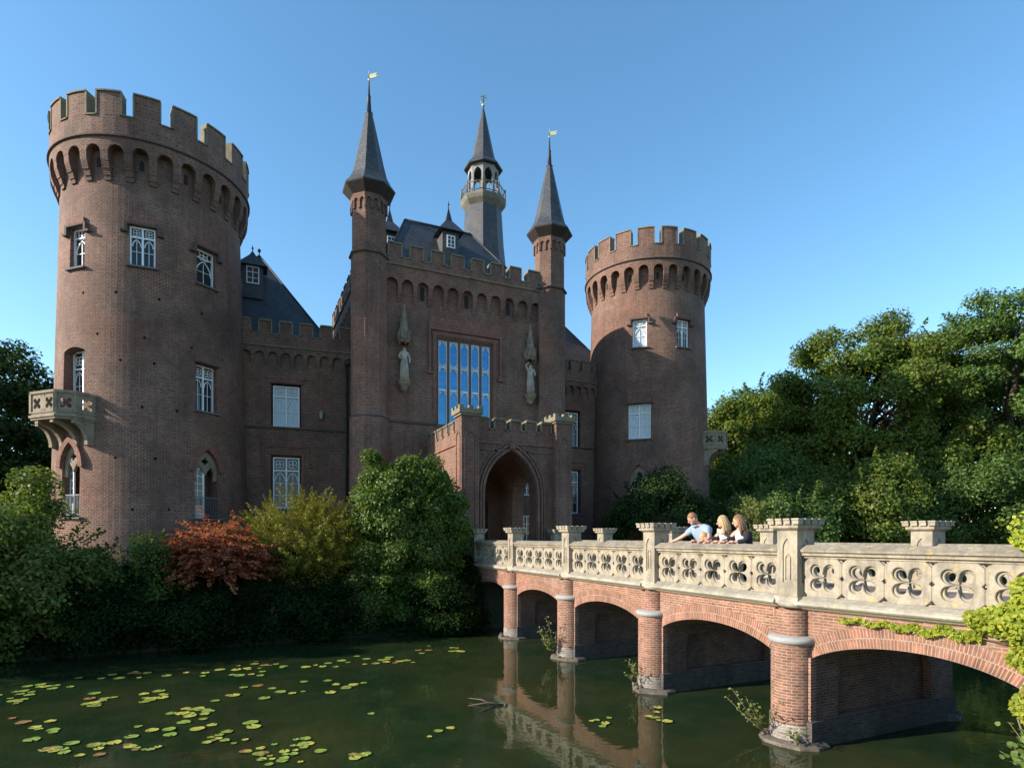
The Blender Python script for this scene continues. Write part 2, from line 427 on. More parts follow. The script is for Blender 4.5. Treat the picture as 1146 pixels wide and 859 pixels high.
for nm_, c_ in (('green', (.20, .27, .045)), ('yellow', (.36, .34, .06)), ('brown', (.24, .13, .04))): M['pad_'+nm_] = plain('lily_pad_'+nm_, c_, .45, var=.35, sc=14)
M['skin'] = plain('skin', (.50, .27, .19), .55, var=.05); M['lip'] = plain('lips', (.35, .10, .09), .5, var=.05)
M['shirt_blue'] = plain('light_blue_cotton', (.24, .31, .42), .9, var=.12, sc=40); M['jeans'] = plain('denim', (.05, .07, .12), .9)
M['shirt_pink'] = plain('pale_pink_cotton', (.62, .45, .42), .9, var=.08); M['cloth_white'] = plain('white_cotton', (.68, .67, .66), .9, var=.06)
M['cloth_black'] = plain('black_knit', (.012, .012, .015), .9); M['hair_blond'] = plain('blond_hair', (.38, .25, .12), .55, var=.3, sc=60)
M['hair_brown'] = plain('brown_hair', (.20, .10, .045), .55, var=.3, sc=60); M['hair_short'] = plain('short_fair_hair', (.22, .10, .045), .6, var=.2, sc=60)
M['gallery'] = stone('weathered_gallery', (.17, .155, .12), (.07, .065, .05)); M['arcade'] = stone('grey_lantern_paint', (.26, .26, .26), (.12, .12, .12))
M['damp_shade_brick'] = brick('shade_darkened_damp_brick', (.19, .08, .052), (.11, .05, .036), (.18, .13, .10), .15, .046, .009, stain=(.03, .025, .02), stainamt=.8)  # damp dark brick with the under-arch shade also put into the colour
M['damp_shade_low'] = brick('shade_darkened_plinth', (.10, .08, .065), (.06, .05, .04), (.11, .095, .08), .15, .046, .009, stain=(.025, .022, .018), stainamt=.8)  # wet plinth brick, darkened in colour to stand for the shadow there
# ---------------------------------------------------------------- terrain, water
def island_sd(x, y):
    cx, cy, hx, hy, r = 26.0, 48.6, 42.0, 30.0, 9.0
    qx = np.abs(x-cx)-(hx-r); qy = np.abs(y-cy)-(hy-r)
    return np.hypot(np.maximum(qx, 0), np.maximum(qy, 0))+np.minimum(np.maximum(qx, qy), 0)-r
def ground_z(x, y):
    sdv = island_sd(x, y)
    t1 = np.clip((sdv+2.6)/3.0, 0, 1); t1 = t1*t1*(3-2*t1)
    z = 2.0+(-1.3-2.0)*t1
    t2 = np.clip((sdv-15.9)/1.7, 0, 1); t2 = t2*t2*(3-2*t2)
    return z+(1.75+1.3)*t2
def axis(a, b, step, far):
    mid = np.arange(a, b+step/2, step)
    k = np.cumsum(step*1.35**np.arange(1, 40)); k = k[k < far]; k = np.append(k, far)
    return np.concatenate([(a-k)[::-1], mid, b+k])
gx = axis(-24, 76, .6, 2500); gy = axis(-6, 84, .6, 2500)
X, Y = np.meshgrid(gx, gy); Z = ground_z(X, Y)
Z = Z+np.where((np.abs(X) < 90) & (np.abs(Y) < 90), (np.sin(X*1.7+Y*.9)*np.sin(Y*2.1-X*.6))*.05, 0)
nx, ny = len(gx), len(gy)
idx = np.arange(nx*ny).reshape(ny, nx)
F = np.stack([idx[:-1, :-1], idx[:-1, 1:], idx[1:, 1:], idx[1:, :-1]], -1).reshape(-1, 4)
me = bpy.data.meshes.new('ground'); me.from_pydata(np.stack([X, Y, Z], -1).reshape(-1, 3).tolist(), [], F.tolist())
m, n, p, o = mat('ground_soil_grass', .95); geo = N(n, 'ShaderNodeNewGeometry')
L(n, mix(n, mix(n, (.035, .05, .018), (.06, .045, .03), ramp(n, noise(n, geo.outputs['Position'], 1.2, 6), [(.4, 0), (.65, 1)])),
      ramp(n, noise(n, geo.outputs['Position'], 14, 5), [(.3, .6), (.7, 1.3)]), 1.0, 'MULTIPLY'), p.inputs['Base Color'])
me.materials.append(m); tag(link('ground', me), kind='structure', label='soil and grass ground round the moat')
# water
m, n, p, o = mat('moat_water', .02); geo = N(n, 'ShaderNodeNewGeometry'); pos = geo.outputs['Position']
a1 = noise(n, pos, .28, 5, .6); a2 = noise(n, pos, 1.6, 5, .65)
col = mix(n, (.010, .022, .009), (.032, .034, .012), ramp(n, a1, [(.4, 0), (.7, 1)]))
col = mix(n, col, (.022, .038, .016), ramp(n, a2, [(.5, 0), (.72, .8)]))
a3 = noise(n, pos, 9, 4, .7); col = mix(n, col, (.10, .11, .05), mth(n, 'MULTIPLY', ramp(n, a3, [(.70, 0), (.74, 1)]), .35))
L(n, col, p.inputs['Base Color']); p.inputs['IOR'].default_value = 1.33
p.inputs['Specular IOR Level'].default_value = .5
w1 = noise(n, pos, 1.1, 3); w2 = noise(n, pos, 5, 3)
bump(n, p, mth(n, 'ADD', w1, mth(n, 'MULTIPLY', w2, .25)), .06, .10)
M['water'] = m
wb = MB(); wb.add([(-90, -60, 0), (150, -60, 0), (150, 140, 0), (-90, 140, 0)], [(0, 1, 2, 3)])
tag(wb.build('water', m), kind='structure', label='dark green still moat water')

# ---------------------------------------------------------------- castle
castle = thing('castle', 'red brown brick castle with two round battlemented towers and slim turrets beyond the moat', 'castle', (9.8, 26, 2))
def part(name, mats, mb, parent, **k): return mb.build(name, mats, parent, **k)
def planeP(T):
    return lambda s_, z, o_: T @ Vector((s_, -o_, z))
def cylP(cx, cy, Rr):
    return lambda s_, z, o_: Vector((cx+(Rr+o_)*math.cos(s_/Rr), cy+(Rr+o_)*math.sin(s_/Rr), z))
def pointed(x0, x1, z0, zs, rise, n=7):
    """gothic opening outline, counter-clockwise seen from -y"""
    c = (x0+x1)/2; hw = (x1-x0)/2; pts = [(x0, z0), (x1, z0)]
    k = (rise*rise+hw*hw)/(2*hw)          # arc radius, centre on spring line
    aend = math.asin(min(1, rise/k))
    for i in range(n+1):
        a = aend*i/n; pts.append((x1-k+k*math.cos(a), zs+k*math.sin(a)))
    for i in range(n-1, -1, -1):
        a = aend*i/n; pts.append((x0+k-k*math.cos(a), zs+k*math.sin(a)))
    return pts
def arch_band(mb, P, s0, n, pitch, zs, zt, o0, o1, hw, k=6, m=None):
    """spandrel strip with n round-arched bays"""
    for i in range(n):
        c = s0+pitch*(i+.5)
        xs = [c-pitch/2, c-hw]+[c-hw*math.cos(math.pi*j/k) for j in range(1, k)]+[c+hw, c+pitch/2]
        zb = [zs, zs]+[zs+hw*math.sin(math.pi*j/k) for j in range(1, k)]+[zs, zs]
        V = []; Fc = []
        for x, z in zip(xs, zb): V += [P(x, z, o1), P(x, zt, o1), P(x, z, o0)]
        for j in range(len(xs)-1):
            a = 3*j; b = a+3; Fc += [(a, b, b+1, a+1), (a, a+2, b+2, b)]
        mb.add(V, Fc, m, False)
def battlement(mb, P, s0, s1, n, z0, zs, zt, o0, o1, seg=1, capm=1, ends=False, ratio=.56):
    """base strip + merlons with cap stones. ends: start and finish on a merlon"""
    mb.mapped(P, s0, s1, z0, zs-.05, o0, o1, max(1, seg*n), 0)
    Ln = s1-s0; pitch = Ln/n
    for i in range(n):
        c = s0+pitch*(i+.5); a, b = c-pitch*ratio/2, c+pitch*ratio/2
        mb.mapped(P, a, b, zs-.05, zt-.07, o0, o1, seg, 0)
        mb.mapped(P, a-.035, b+.035, zt-.08, zt-.02, o0-.05, o1+.05, seg, capm)
        mb.mapped(P, a+.03, b-.03, zt-.02, zt+.03, o0+.03, o1-.03, seg, capm)
        for (q0, q1) in ((s0+pitch*i, a-.06), (b+.06, s0+pitch*(i+1))):
            mb.mapped(P, q0, q1, zs-.05, zs, o0-.04, o1+.045, 1, capm)
        for e, d in ((a, -.055), (b, .055)):      # weathered side quoins of the merlon
            mb.mapped(P, min(e, e+d), max(e, e+d), zs, zt-.085, o0+.02, o1+.025, 1, capm)
def corbels(mb, P, s0, n, pitch, w_, zt, zb, o0, omax, m=None, closed=False):
    for i in range(n if closed else n+1):
        c = s0+pitch*i; h = zt-zb
        pr = [(0, 1), (.30, .92), (.62, .62), (.64, .52), (.84, .36), (.86, .26), (1, .20)]
        V = [P(x, zt-h*f, omax*q-.006) for x in (c-w_/2, c+w_/2) for f, q in pr]+[P(x, z_, o0) for x in (c-w_/2, c+w_/2) for z_ in (zt, zt-h)]
        k_ = len(pr); B0 = 2*k_
        F_ = [(j, j+1, k_+j+1, k_+j) for j in range(k_-1)]+[(B0, *range(k_), B0+1), (B0+2, *range(k_, 2*k_), B0+3), (k_-1, 2*k_-1, B0+3, B0+1)]
        mb.add(V, F_, m, False)
# windows: one mesh with painted frame (0) and glass (1), local x right, -y outwards, origin bottom centre
def bar(mb, x0, z0, x1, z1, t, y0=-.03, y1=.03, m=0):
    d = Vector((x1-x0, z1-z0)); l = d.length
    if l < 1e-5: return
    nrm = Vector((-d.y, d.x))/l*t/2; e = d/l*t*.2
    mb.prism([(x0-nrm.x-e.x, z0-nrm.y-e.y), (x1-nrm.x+e.x, z1-nrm.y+e.y), (x1+nrm.x+e.x, z1+nrm.y+e.y), (x0+nrm.x-e.x, z0+nrm.y-e.y)], y0, y1, m)
def ringbar(mb, cx, cz, r, t, n=10, y0=-.02, y1=.02, m=0, a0=0, a1=360):
    pts = [(cx+r*math.cos(R(a0+(a1-a0)*i/n)), cz+r*math.sin(R(a0+(a1-a0)*i/n))) for i in range(n+1)]
    for a, b in zip(pts, pts[1:]): bar(mb, *a, *b, t, y0, y1, m)
def light(mb, x0, x1, z0, z1, arch=True):
    w_ = x1-x0; c = (x0+x1)/2; t = .03
    if arch:
        zs = z1-w_*.9; pts = pointed(x0+.03, x1-.03, z0, zs, w_*.75)[2:]
        for a, b in zip(pts, pts[1:]): bar(mb, *a, *b, .035, -.02, .02)
    nrow = max(2, int((z1-z0)/.5))
    for i in range(1, nrow): bar(mb, x0, z0+(z1-z0)*i/nrow, x1, z0+(z1-z0)*i/nrow, .018, -.012, .015)
    bar(mb, c, z0, c, z1-w_*.3, .018, -.012, .015)
def window(T, w_, h, parent, style='two', glassm='glass', name='window'):
    mb = MB(T); b = .055
    for (x0, z0, x1, z1) in ((-w_/2, 0, -w_/2+b, h), (w_/2-b, 0, w_/2, h), (-w_/2+b, 0, w_/2-b, b), (-w_/2+b, h-b, w_/2-b, h)):
        mb.box((x0, -.05, z0), (x1, .05, z1), 0)
    mb.add([(-w_/2+b, .03, b), (w_/2-b, .03, b), (w_/2-b, .03, h-b), (-w_/2+b, .03, h-b)], [(0, 1, 2, 3)], 1)
    if style in ('two', 'tall'):
        zt = h*.74
        mb.box((-.035, -.055, b), (.035, .045, h-b), 0); mb.box((-w_/2+b, -.052, zt-.03), (w_/2-b, .04, zt+.03), 0)
        for sx in (-1, 1):
            a, c_ = (-w_/2+b, -.035) if sx < 0 else (.035, w_/2-b)
            light(mb, a, c_, b, zt-.03)
            cx = (a+c_)/2; cz = (zt+.03+h-b)/2; rr = min((c_-a), h-b-zt-.03)/2*.95
            for q in range(4): ringbar(mb, cx+rr*.5*math.cos(R(45+90*q)), cz+rr*.5*math.sin(R(45+90*q)), rr*.42, .022, 7)
    elif style == 'one':
        light(mb, -w_/2+b, w_/2-b, b, h*.78); mb.box((-w_/2+b, -.052, h*.78-.02), (w_/2-b, .04, h*.78+.02), 0)
        for q in range(4): ringbar(mb, w_*.16*math.cos(R(45+90*q)), h*.87+w_*.16*math.sin(R(45+90*q)), w_*.13, .025, 7)
    elif style == 'grid':
        mb.box((-.02, -.04, b), (.02, .045, h-b), 0)
        for k in (1, 2): mb.box((-w_/2+b, -.038, h*k/3-.015), (w_/2-b, .044, h*k/3+.015), 0)
    return mb.build(name, [M['white'], M[glassm]], parent)
def sillbox(T, w_, z, parent, mats='sill_slate', proj=.10):
    mb = MB(T); mb.box((-w_/2, -proj, z-.07), (w_/2, .30, z)); return mb.build('window_sill', M[mats], parent)
def label_mould(T, w_, zt, drop, parent, t=.07, pr=.06, foot=.14):
    mb = MB(T); mb.box((-w_/2, -pr, zt-t), (w_/2, .02, zt))
    for sx in (-1, 1):
        mb.box((sx*w_/2, -pr+.003, zt-drop), (sx*(w_/2-t), .02, zt-t+.002)); mb.box((sx*(w_/2-t), -pr-.003, zt-drop-t), (sx*(w_/2+foot), .02, zt-drop))
    return mb.build('hood_mould', M['brick_red'], parent)

# round towers
def round_tower(cx, cy, k, wins, gothic, balc_phi, balc_z, dooropen, lab, holes_=()):
    rt, rb = 3.43*k, 3.76*k; zt, zb = 17.2, 3.5
    rad = lambda z: rb+(rt-rb)*min(1, max(0, (z-zb)/(zt-zb)))
    mb = MB(); mb.lathe([(rb+.05, .8), (rad(5), 5), (rad(9), 9), (rad(13), 13), (rad(17.2), 17.2), (rad(17.2), 19.0)], 96, (cx, cy), smooth=True)
    cut = MB()
    for (phi, z0, z1, w_, st, gl, dp) in wins:
        r = rad((z0+z1)/2); T = frame((cx+r*math.cos(R(phi)), cy+r*math.sin(R(phi)), 0), phi)
        cut.T = T; cut.box((-w_/2, -.8, z0), (w_/2, dp+.06, z1))
    for (phi, z0, zs, rise, w_) in gothic:
        r = rad(zs); T = frame((cx+r*math.cos(R(phi)), cy+r*math.sin(R(phi)), 0), phi)
        cut.T = T; cut.prism(pointed(-w_/2, w_/2, z0, zs, rise), -.8, .75)
    if dooropen:
        phi, z0, z1, w_ = dooropen; r = rad(z0); T = frame((cx+r*math.cos(R(phi)), cy+r*math.sin(R(phi)), 0), phi)
        cut.T = T; pts = [(-w_/2, z0), (w_/2, z0), (w_/2, z1-.15)]+[(w_/2-w_*i/6, z1-.15+.15*math.sin(math.pi*i/6)) for i in range(1, 6)]+[(-w_/2, z1-.15)]
        cut.prism(pts, -.8, .62)
    for (phi, z) in holes_:
        r = rad(z); cut.T = frame((cx+r*math.cos(R(phi)), cy+r*math.sin(R(phi)), 0), phi); cut.box((-.045, -.2, z-.05), (.045, .25, z+.05))
    body = mb.build('round_tower', M['brick'], castle, cyl=(cx, cy, 3.5), cut=cut)
    body['label'] = lab
    for pl in body.data.polygons: pl.use_smooth = False
    # crown
    Rc = rt; P = cylP(cx, cy, Rc); nC = 28; pit = 2*math.pi*Rc/nC; s00 = R(5)*Rc
    cb = MB(); arch_band(cb, P, s00, nC, pit, 18.08, 18.62, -.05, .34, pit*.33, 6)
    corbels(cb, P, s00, nC, pit, pit*.33, 18.08, 17.1, -.05, .34, closed=True)
    cb.build('corbel_arches', M['brick'], body, cyl=(cx, cy, Rc))
    for i in range(0, nC, 2):                           # arrow slits in every second bay
        sl_ = MB(); phi = math.degrees((s00+pit*(i+.5))/Rc); T = frame((cx+(Rc+.004)*math.cos(R(phi)), cy+(Rc+.004)*math.sin(R(phi)), 0), phi)
        sl_.T = T; sl_.prism(pointed(-.075, .075, 17.62, 17.92, .12, 3), -.012, .05)
        sl_.build('arrow_slit', M['inside'], body)
    st = MB(); st.lathe([(Rc+.30, 18.60), (Rc+.42, 18.64), (Rc+.42, 18.70), (Rc+.32, 18.76)], 96, (cx, cy), cap=False, smooth=False)
    st.build('string_course', M['string'], body)
    bt = MB(); nM = 18
    bt.lathe([(Rc-.06, 18.9), (Rc-.06, 19.0), (.02, 19.0)], 48, (cx, cy), smooth=False, cap=False)
    P2 = cylP(cx, cy, Rc); tot = 2*math.pi*Rc
    battlement(bt, P2, R(2)*Rc, R(2)*Rc+tot, nM, 18.62, 19.48, 20.42, -.08, .34, 3, ratio=.64)
    bt.build('battlement', [M['brick'], M['cap_stone']], body, cyl=(cx, cy, Rc))
    for (phi, z0, z1, w_, s_, gl, dp) in wins:
        r = rad((z0+z1)/2)
        T = frame((cx+r*math.cos(R(phi)), cy+r*math.sin(R(phi)), 0), phi)
        window(T @ Matrix.Translation((0, dp, z0+.005)), w_-.01, z1-z0-.01, body, s_, gl)
        sillbox(T, w_+.22, z0, body, proj=.12)
        mb = MB(T); mb.box((-w_/2-.06, -.10, z1+.02), (w_/2+.06, .2, z1+.10))
        if z0 > 12:
            for sx in (-1, 1): mb.box((sx*(w_/2+.06), -.095, z1-.28), (sx*(w_/2+.16), .2, z1+.10)); mb.box((sx*(w_/2+.16), -.09, z1-.28), (sx*(w_/2+.3), .2, z1-.20))
        mb.build('hood_mould', M['string'], body)
        mb = MB(T); mb.box((-w_/2-.02, -.045, z1+.10), (w_/2+.02, .2, z1+.32)); mb.build('brick_lintel', M['brick_red'], body)
    for (phi, z0, zs, rise, w_) in gothic:
        r = rad(zs); T = frame((cx+r*math.cos(R(phi)), cy+r*math.sin(R(phi)), 0), phi)
        # pierced stone head
        outer = pointed(-w_/2+.01, w_/2-.01, zs-.35, zs, rise-.02)
        hw = w_/2; outer = outer[2:]
        low = [(-hw+.01, zs-.35), (-hw+.14, zs-.38), (-hw+.13, zs-.05), (-hw*.5, zs+.22), (-.07, zs-.02), (0, zs-.16), (.07, zs-.02), (hw*.5, zs+.22), (hw-.13, zs-.05), (hw-.14, zs-.38), (hw-.01, zs-.35)]
        qf = [((.10+.07*abs(math.cos(2*a)))*math.cos(a), zs+.42+(.10+.07*abs(math.cos(2*a)))*math.sin(a)) for a in [2*math.pi*i/24 for i in range(24)]]
        sc = .7 if rise > .8 else .5
        V, Fc = plate(low+outer, [qf, [(-.16, zs+.2), (-.10, zs+.2), (-.12, zs+.28)], [(.10, zs+.2), (.16, zs+.2), (.12, zs+.28)]], .12, .012)
        tb = MB(T @ Matrix.Translation((0, .12, 0))); tb.add(V, Fc); tb.build('window_tracery', M['castle_stone'], body)
        # half-open white door and railing
        db = MB(T @ Matrix.Translation((-w_/2+.02, .3, z0)) @ Matrix.Rotation(R(-18), 4, 'Z')); dw = w_*.48; dh = zs-z0+.15
        for (a, b) in (((0, 0, 0), (.07, .05, dh)), ((dw-.07, 0, 0), (dw, .05, dh)), ((0.07, 0, dh-.07), (dw-.07, .05, dh)), ((.07, 0, 0), (dw-.07, .05, .55))): db.box(a, b, 0)
        db.box((.07, .02, .55), (dw-.07, .03, dh-.07), 1); db.box((dw/2-.012, .01, .55), (dw/2+.012, .04, dh-.07), 0)
        for q in range(1, 5): db.box((.07, .012, .55+(dh-.6)*q/5-.01), (dw-.07, .038, .55+(dh-.6)*q/5+.01), 0)
        db.build('door', [M['white'], M['glass']], body)
        rb_ = MB(T @ Matrix.Translation((0, .02, z0))); rb_.box((-w_/2, -.015, .85), (w_/2, .015, .88)); rb_.box((-w_/2, -.015, .08), (w_/2, .015, .10))
        for i in range(13): x = -w_/2+.03+(w_-.06)*i/12; rb_.box((x-.007, -.007, .1), (x+.007, .007, .85))
        rb_.build('railing', M['railing'], body)
        sillbox(T, w_+.35, z0, body, proj=.14)
        ab = MB(T); o1 = pointed(-w_/2-.22, w_/2+.22, z0+.5, zs, rise+.24); o2 = pointed(-w_/2-.004, w_/2+.004, z0+.5, zs, rise+.004)
        for i in range(2, len(o1)-1):
            ab.prism([o2[i], o1[i], o1[i+1], o2[i+1]], -.012-.06, .4)
        ab.build('arch_ring', M['brick_red'], body)
    if dooropen:
        phi, z0, z1, w_ = dooropen; r = rad(z0); T = frame((cx+r*math.cos(R(phi)), cy+r*math.sin(R(phi)), 0), phi)
        window(T @ Matrix.Translation((0, .5, z0)), w_-.01, z1-z0-.06, body, 'tall', 'glass', 'balcony_door')
    # balcony
    r = rad(balc_z); T = frame((cx+r*math.cos(R(balc_phi)), cy+r*math.sin(R(balc_phi)), 0), balc_phi)
    W2, D2, c2 = 1.14, .98, .46          # half width, projection, corner cut
    foot = [(-W2, .25), (-W2, -D2+c2), (-W2+c2, -D2), (W2-c2, -D2), (W2, -D2+c2), (W2, .25)]
    bb = MB(T)
    n6 = len(foot)
    for (e, za, zc) in ((0.0, balc_z-.05, balc_z+.03), (.07, balc_z-.14, balc_z-.05), (.02, balc_z-.22, balc_z-.14)):
        pts = [(x*(1+e/W2), y-e if y < 0 else y) for x, y in foot]
        bb.add([(x, y, za) for x, y in pts]+[(x, y, zc) for x, y in pts], [list(range(n6))[::-1], list(range(n6, 2*n6))]+[(i, (i+1) % n6, (i+1) % n6+n6, i+n6) for i in range(n6)])
    for x in (-W2+.12, -.42, .42, W2-.12):       # curved brackets
        pj = D2 if abs(x) < 1 else D2-c2+.1
        pts = [(.2, balc_z-1.15), (.2, balc_z-.22), (-pj+.03, balc_z-.22), (-pj+.03, balc_z-.34)]
        for q in range(1, 8):
            a = R(90*q/7); pts.append((-pj+.03+(pj-.12)*math.sin(a)*1.0, balc_z-.34-.75*(1-math.cos(a))))
        bb.prism_x(pts[::-1], x-.09, x+.09)
    bb.build('balcony', M['castle_stone'], body)
    pb = MB()
    for (a, b) in zip(foot, foot[1:]):
        A = Vector((a[0], a[1], balc_z+.03)); B = Vector((b[0], b[1], balc_z+.03)); ln = (B-A).length
        ang = math.atan2(B.y-A.y, B.x-A.x)
        Tp = T @ Matrix.Translation(A) @ Matrix.Rotation(ang, 4, 'Z'); pb.T = Tp
        nq = 2 if ln > 1.0 else 1; hh = .72; holes = []
        for i in range(nq):
            c0 = ln*(i+.5)/nq; rq = min(ln/nq, hh)*.40
            holes.append([(c0+rq*(.35+.6*abs(math.sin(2*t)))*math.cos(t), hh/2+rq*(.35+.6*abs(math.sin(2*t)))*math.sin(t)) for t in [2*math.pi*k_/32 for k_ in range(32)]])
            for sx in (-1, 1):
                for sz in (-1, 1):
                    q0 = (c0+sx*(ln/nq/2-.06), hh/2+sz*(hh/2-.05)); tri = [q0, (q0[0]-sx*.09, q0[1]), (q0[0], q0[1]-sz*.09)]
                    holes.append(tri)
        V, Fc = plate([(0, 0), (ln, 0), (ln, hh), (0, hh)], holes, .10, .012); pb.add(V, Fc)
        pb.box((-.04, -.05, hh), (ln+.04, .15, hh+.10)); pb.box((-.055, -.04, 0), (.055, .13, hh-.002)); pb.box((-.02, -.03, -.002), (ln+.02, .13, .06))
    pb.build('balustrade', M['castle_stone'], body)
    return body
LT = (-3.47, 30.8); RT = (22.72, 29.84)
round_tower(*LT, 1.0,
    [(-133, 13.75, 15.35, .80, 'one', 'glass', .22), (-91, 13.85, 15.4, .88, 'two', 'glass', .12), (-52, 13.75, 15.25, .85, 'one', 'glass', .22),
     (-53, 8.45, 10.40, .95, 'tall', 'glass', .32)],
    [(-134, 4.0, 5.95, .95, 1.0), (-54, 4.0, 5.95, .90, 1.05)], -135, 7.85, (-134, 7.9, 10.65, 1.15), 'round tower on the left with a sunlit stone balcony', [(-126.8, 12.72), (-105.6, 12.73), (-81.7, 12.66), (-55.9, 12.52), (-116.4, 11.09), (-89.7, 11.05), (-62.9, 10.97), (-102.7, 10.09), (-84.4, 10.07), (-90.8, 8.3), (-72.1, 8.29), (-40.1, 10.85), (-104.9, 6.29), (-83.8, 6.31), (-95.6, 4.29), (-76.6, 4.32)])
round_tower(*RT, .985,
    [(-134, 13.85, 15.4, .80, 'one', 'blind', .15), (-92, 13.85, 15.4, .80, 'two', 'glass', .15), (-134, 8.7, 10.65, 1.25, 'two', 'blind', .22)],
    [(-134, 4.2, 6.3, .95, 1.1)], -47, 8.45, None, 'round tower on the right with sunlit battlements')

# gatehouse block
G0, G1, GF, GB = 5.2, 14.35, 26.7, 37.0
gb = MB(); gb.box((G0, GF, .9), (G1, GB, 15.0))
TF = Matrix.Translation((0, GF, 0))
cut = MB(TF); cut.box((8.30, -.4, 8.50), (11.13, .42, 12.55))
cut.prism(pointed(8.7, 10.9, 1.9, 4.6, 1.3), -.5, 1.2)
for (x0, x1, z0, z1) in ((12.75, 13.25, 5.3, 6.4), (12.75, 13.25, 3.0, 4.3)): cut.box((x0, -.3, z0), (x1, .2, z1))
gate = gb.build('gatehouse', M['brick'], castle, cut=cut); gate['label'] = 'tall central gatehouse block between two octagonal turrets'
for (x0, x1, z0, z1) in ((12.75, 13.25, 5.3, 6.4), (12.75, 13.25, 3.0, 4.3)):
    window(Matrix.Translation(((x0+x1)/2, GF+.12, z0)), x1-x0, z1-z0, gate, 'grid')
gd = MB(Matrix.Translation((0, GF, 0))); gd.prism(pointed(8.72, 10.88, 1.9, 4.6, 1.28), 1.0, 1.1)
for i in range(9): gd.box((8.8+.25*i, .96, 1.9), (8.83+.25*i, 1.0, 4.6))
gd.build('door', M['darkwood'], gate)
def face_details(T, length, narch, nmer, parent, zA=14.62, endpad=0.0, slits=True, proj=.22, zstr=15.45, zsill=15.85, ztop=16.48, zc=13.9, wallt=.45, mats='brick', capseg=1):
    P = planeP(T); pit = (length-2*endpad)/narch
    cb = MB(); arch_band(cb, P, endpad, narch, pit, zA, zstr, -.05, proj, pit*.36, 8); corbels(cb, P, endpad, narch, pit, pit*.26, zA, zc, -.05, proj)
    cb.build('corbel_arches', M['brick'], parent)
    if slits:
        for i in (2, 5, 8):
            sb = MB(T); sb.prism(pointed(endpad+pit*(i+.5)-.10, endpad+pit*(i+.5)+.10, zc+.2, zA+.0, .14, 3), -.012, .05)
            sb.build('arrow_slit', M['inside'], parent)
    sb = MB(T); sb.prism_x([(-proj+.05, zstr-.03), (-proj-.07, zstr), (-proj-.07, zstr+.05), (-proj+.05, zstr+.1)][::-1], 0, length); sb.build('string_course', M['cap_stone'], parent)
    bt = MB(); battlement(bt, P, 0, length, nmer, zstr+.02, zsill, ztop, -wallt+proj, proj-.01); bt.build('battlement', [M['brick'], M['cap_stone']], parent)
face_details(frame((G0+.6, GF, 0), -90), 7.95, 11, 8, gate)
face_details(frame((G0, GB, 0), 180), GB-GF-.6, 12, 9, gate, slits=False)
face_details(frame((G1, GF+.6, 0), 0), GB-GF-.6, 12, 9, gate, slits=False)
face_details(frame((G1, GB, 0), 90), G1-G0, 11, 8, gate, slits=False)
# lower string course and red-brick window surround
for (q0, q1) in ((G0+.5, 8.28), (11.15, G1-.5)):
    mb = MB(TF); mb.prism_x([(.02, 8.40), (-.09, 8.43), (-.09, 8.48), (.02, 8.56)][::-1], q0, q1); mb.build('string_course', M['string'], gate)
mb = MB(TF); mb.box((7.93, -.03, 12.98), (11.55, .02, 13.5)); mb.build('brick_band', M['brick_red'], gate)
mb = MB(TF); mb.box((7.90, -.10, 12.86), (11.58, .02, 12.98))
for x in (7.90, 11.48): mb.box((x, -.10, 10.9), (x+.10, .02, 12.86)); mb.box((x-.1, -.11, 10.8), (x+.2, .02, 10.9))
mb.box((8.05, -.05, 12.62), (11.40, .02, 12.78)); mb.box((8.12, -.05, 8.9), (8.28, .02, 12.62)); mb.box((11.15, -.05, 8.9), (11.31, .02, 12.62))
mb.build('hood_mould', M['brick_red'], gate)
# great window: brown mullions, five lights
mb = MB(TF @ Matrix.Translation((8.30, .12, 8.5)))
Wg, Hg = 2.83, 4.05; nl_ = 5; mw = .11; lw = (Wg-mw*(nl_+1))/nl_
mb.box((0, -.06, Hg-.10), (Wg, .16, Hg), 2)
for i in range(nl_+1): x = i*(lw+mw); mb.box((x, -.07, 0), (x+mw, .2, Hg-.1), 2)
for i in range(nl_):
    a = mw+i*(lw+mw); b_ = a+lw; fr = .045
    for (x0, x1) in ((a, a+fr), (b_-fr, b_)): mb.box((x0, .0, 0), (x1, .08, Hg-.1), 0)
    mb.box((a+fr, .0, 1.60), (b_-fr, .08, 1.68), 0); mb.box((a+fr, .0, Hg-.15), (b_-fr, .08, Hg-.10), 0)
    mb.add([(a+fr, .05, 0), (b_-fr, .05, 0), (b_-fr, .05, Hg-.12), (a+fr, .05, Hg-.12)], [(0, 1, 2, 3)], 1)
    c = (a+b_)/2; q = lw/2-fr
    for (zk, dr) in ((Hg-.15, 1), (2.72, 1), (2.72, -1), (1.60, 1)):
        for sx in (-1, 1):
            bar(mb, c+sx*q, zk-dr*.20, c+sx*q*.35, zk-dr*.03, .03, .005, .045); bar(mb, c+sx*q, zk-dr*.08, c+sx*q*.75, zk-dr*.02, .03, .005, .045)
    bar(mb, c-q, 2.72, c+q, 2.72, .035, .003, .048)
    ringbar(mb, c, 2.72, q*.45, .025, 6)
mb.build('great_window', [M['white'], M['glass_big'], M['mull']], gate)
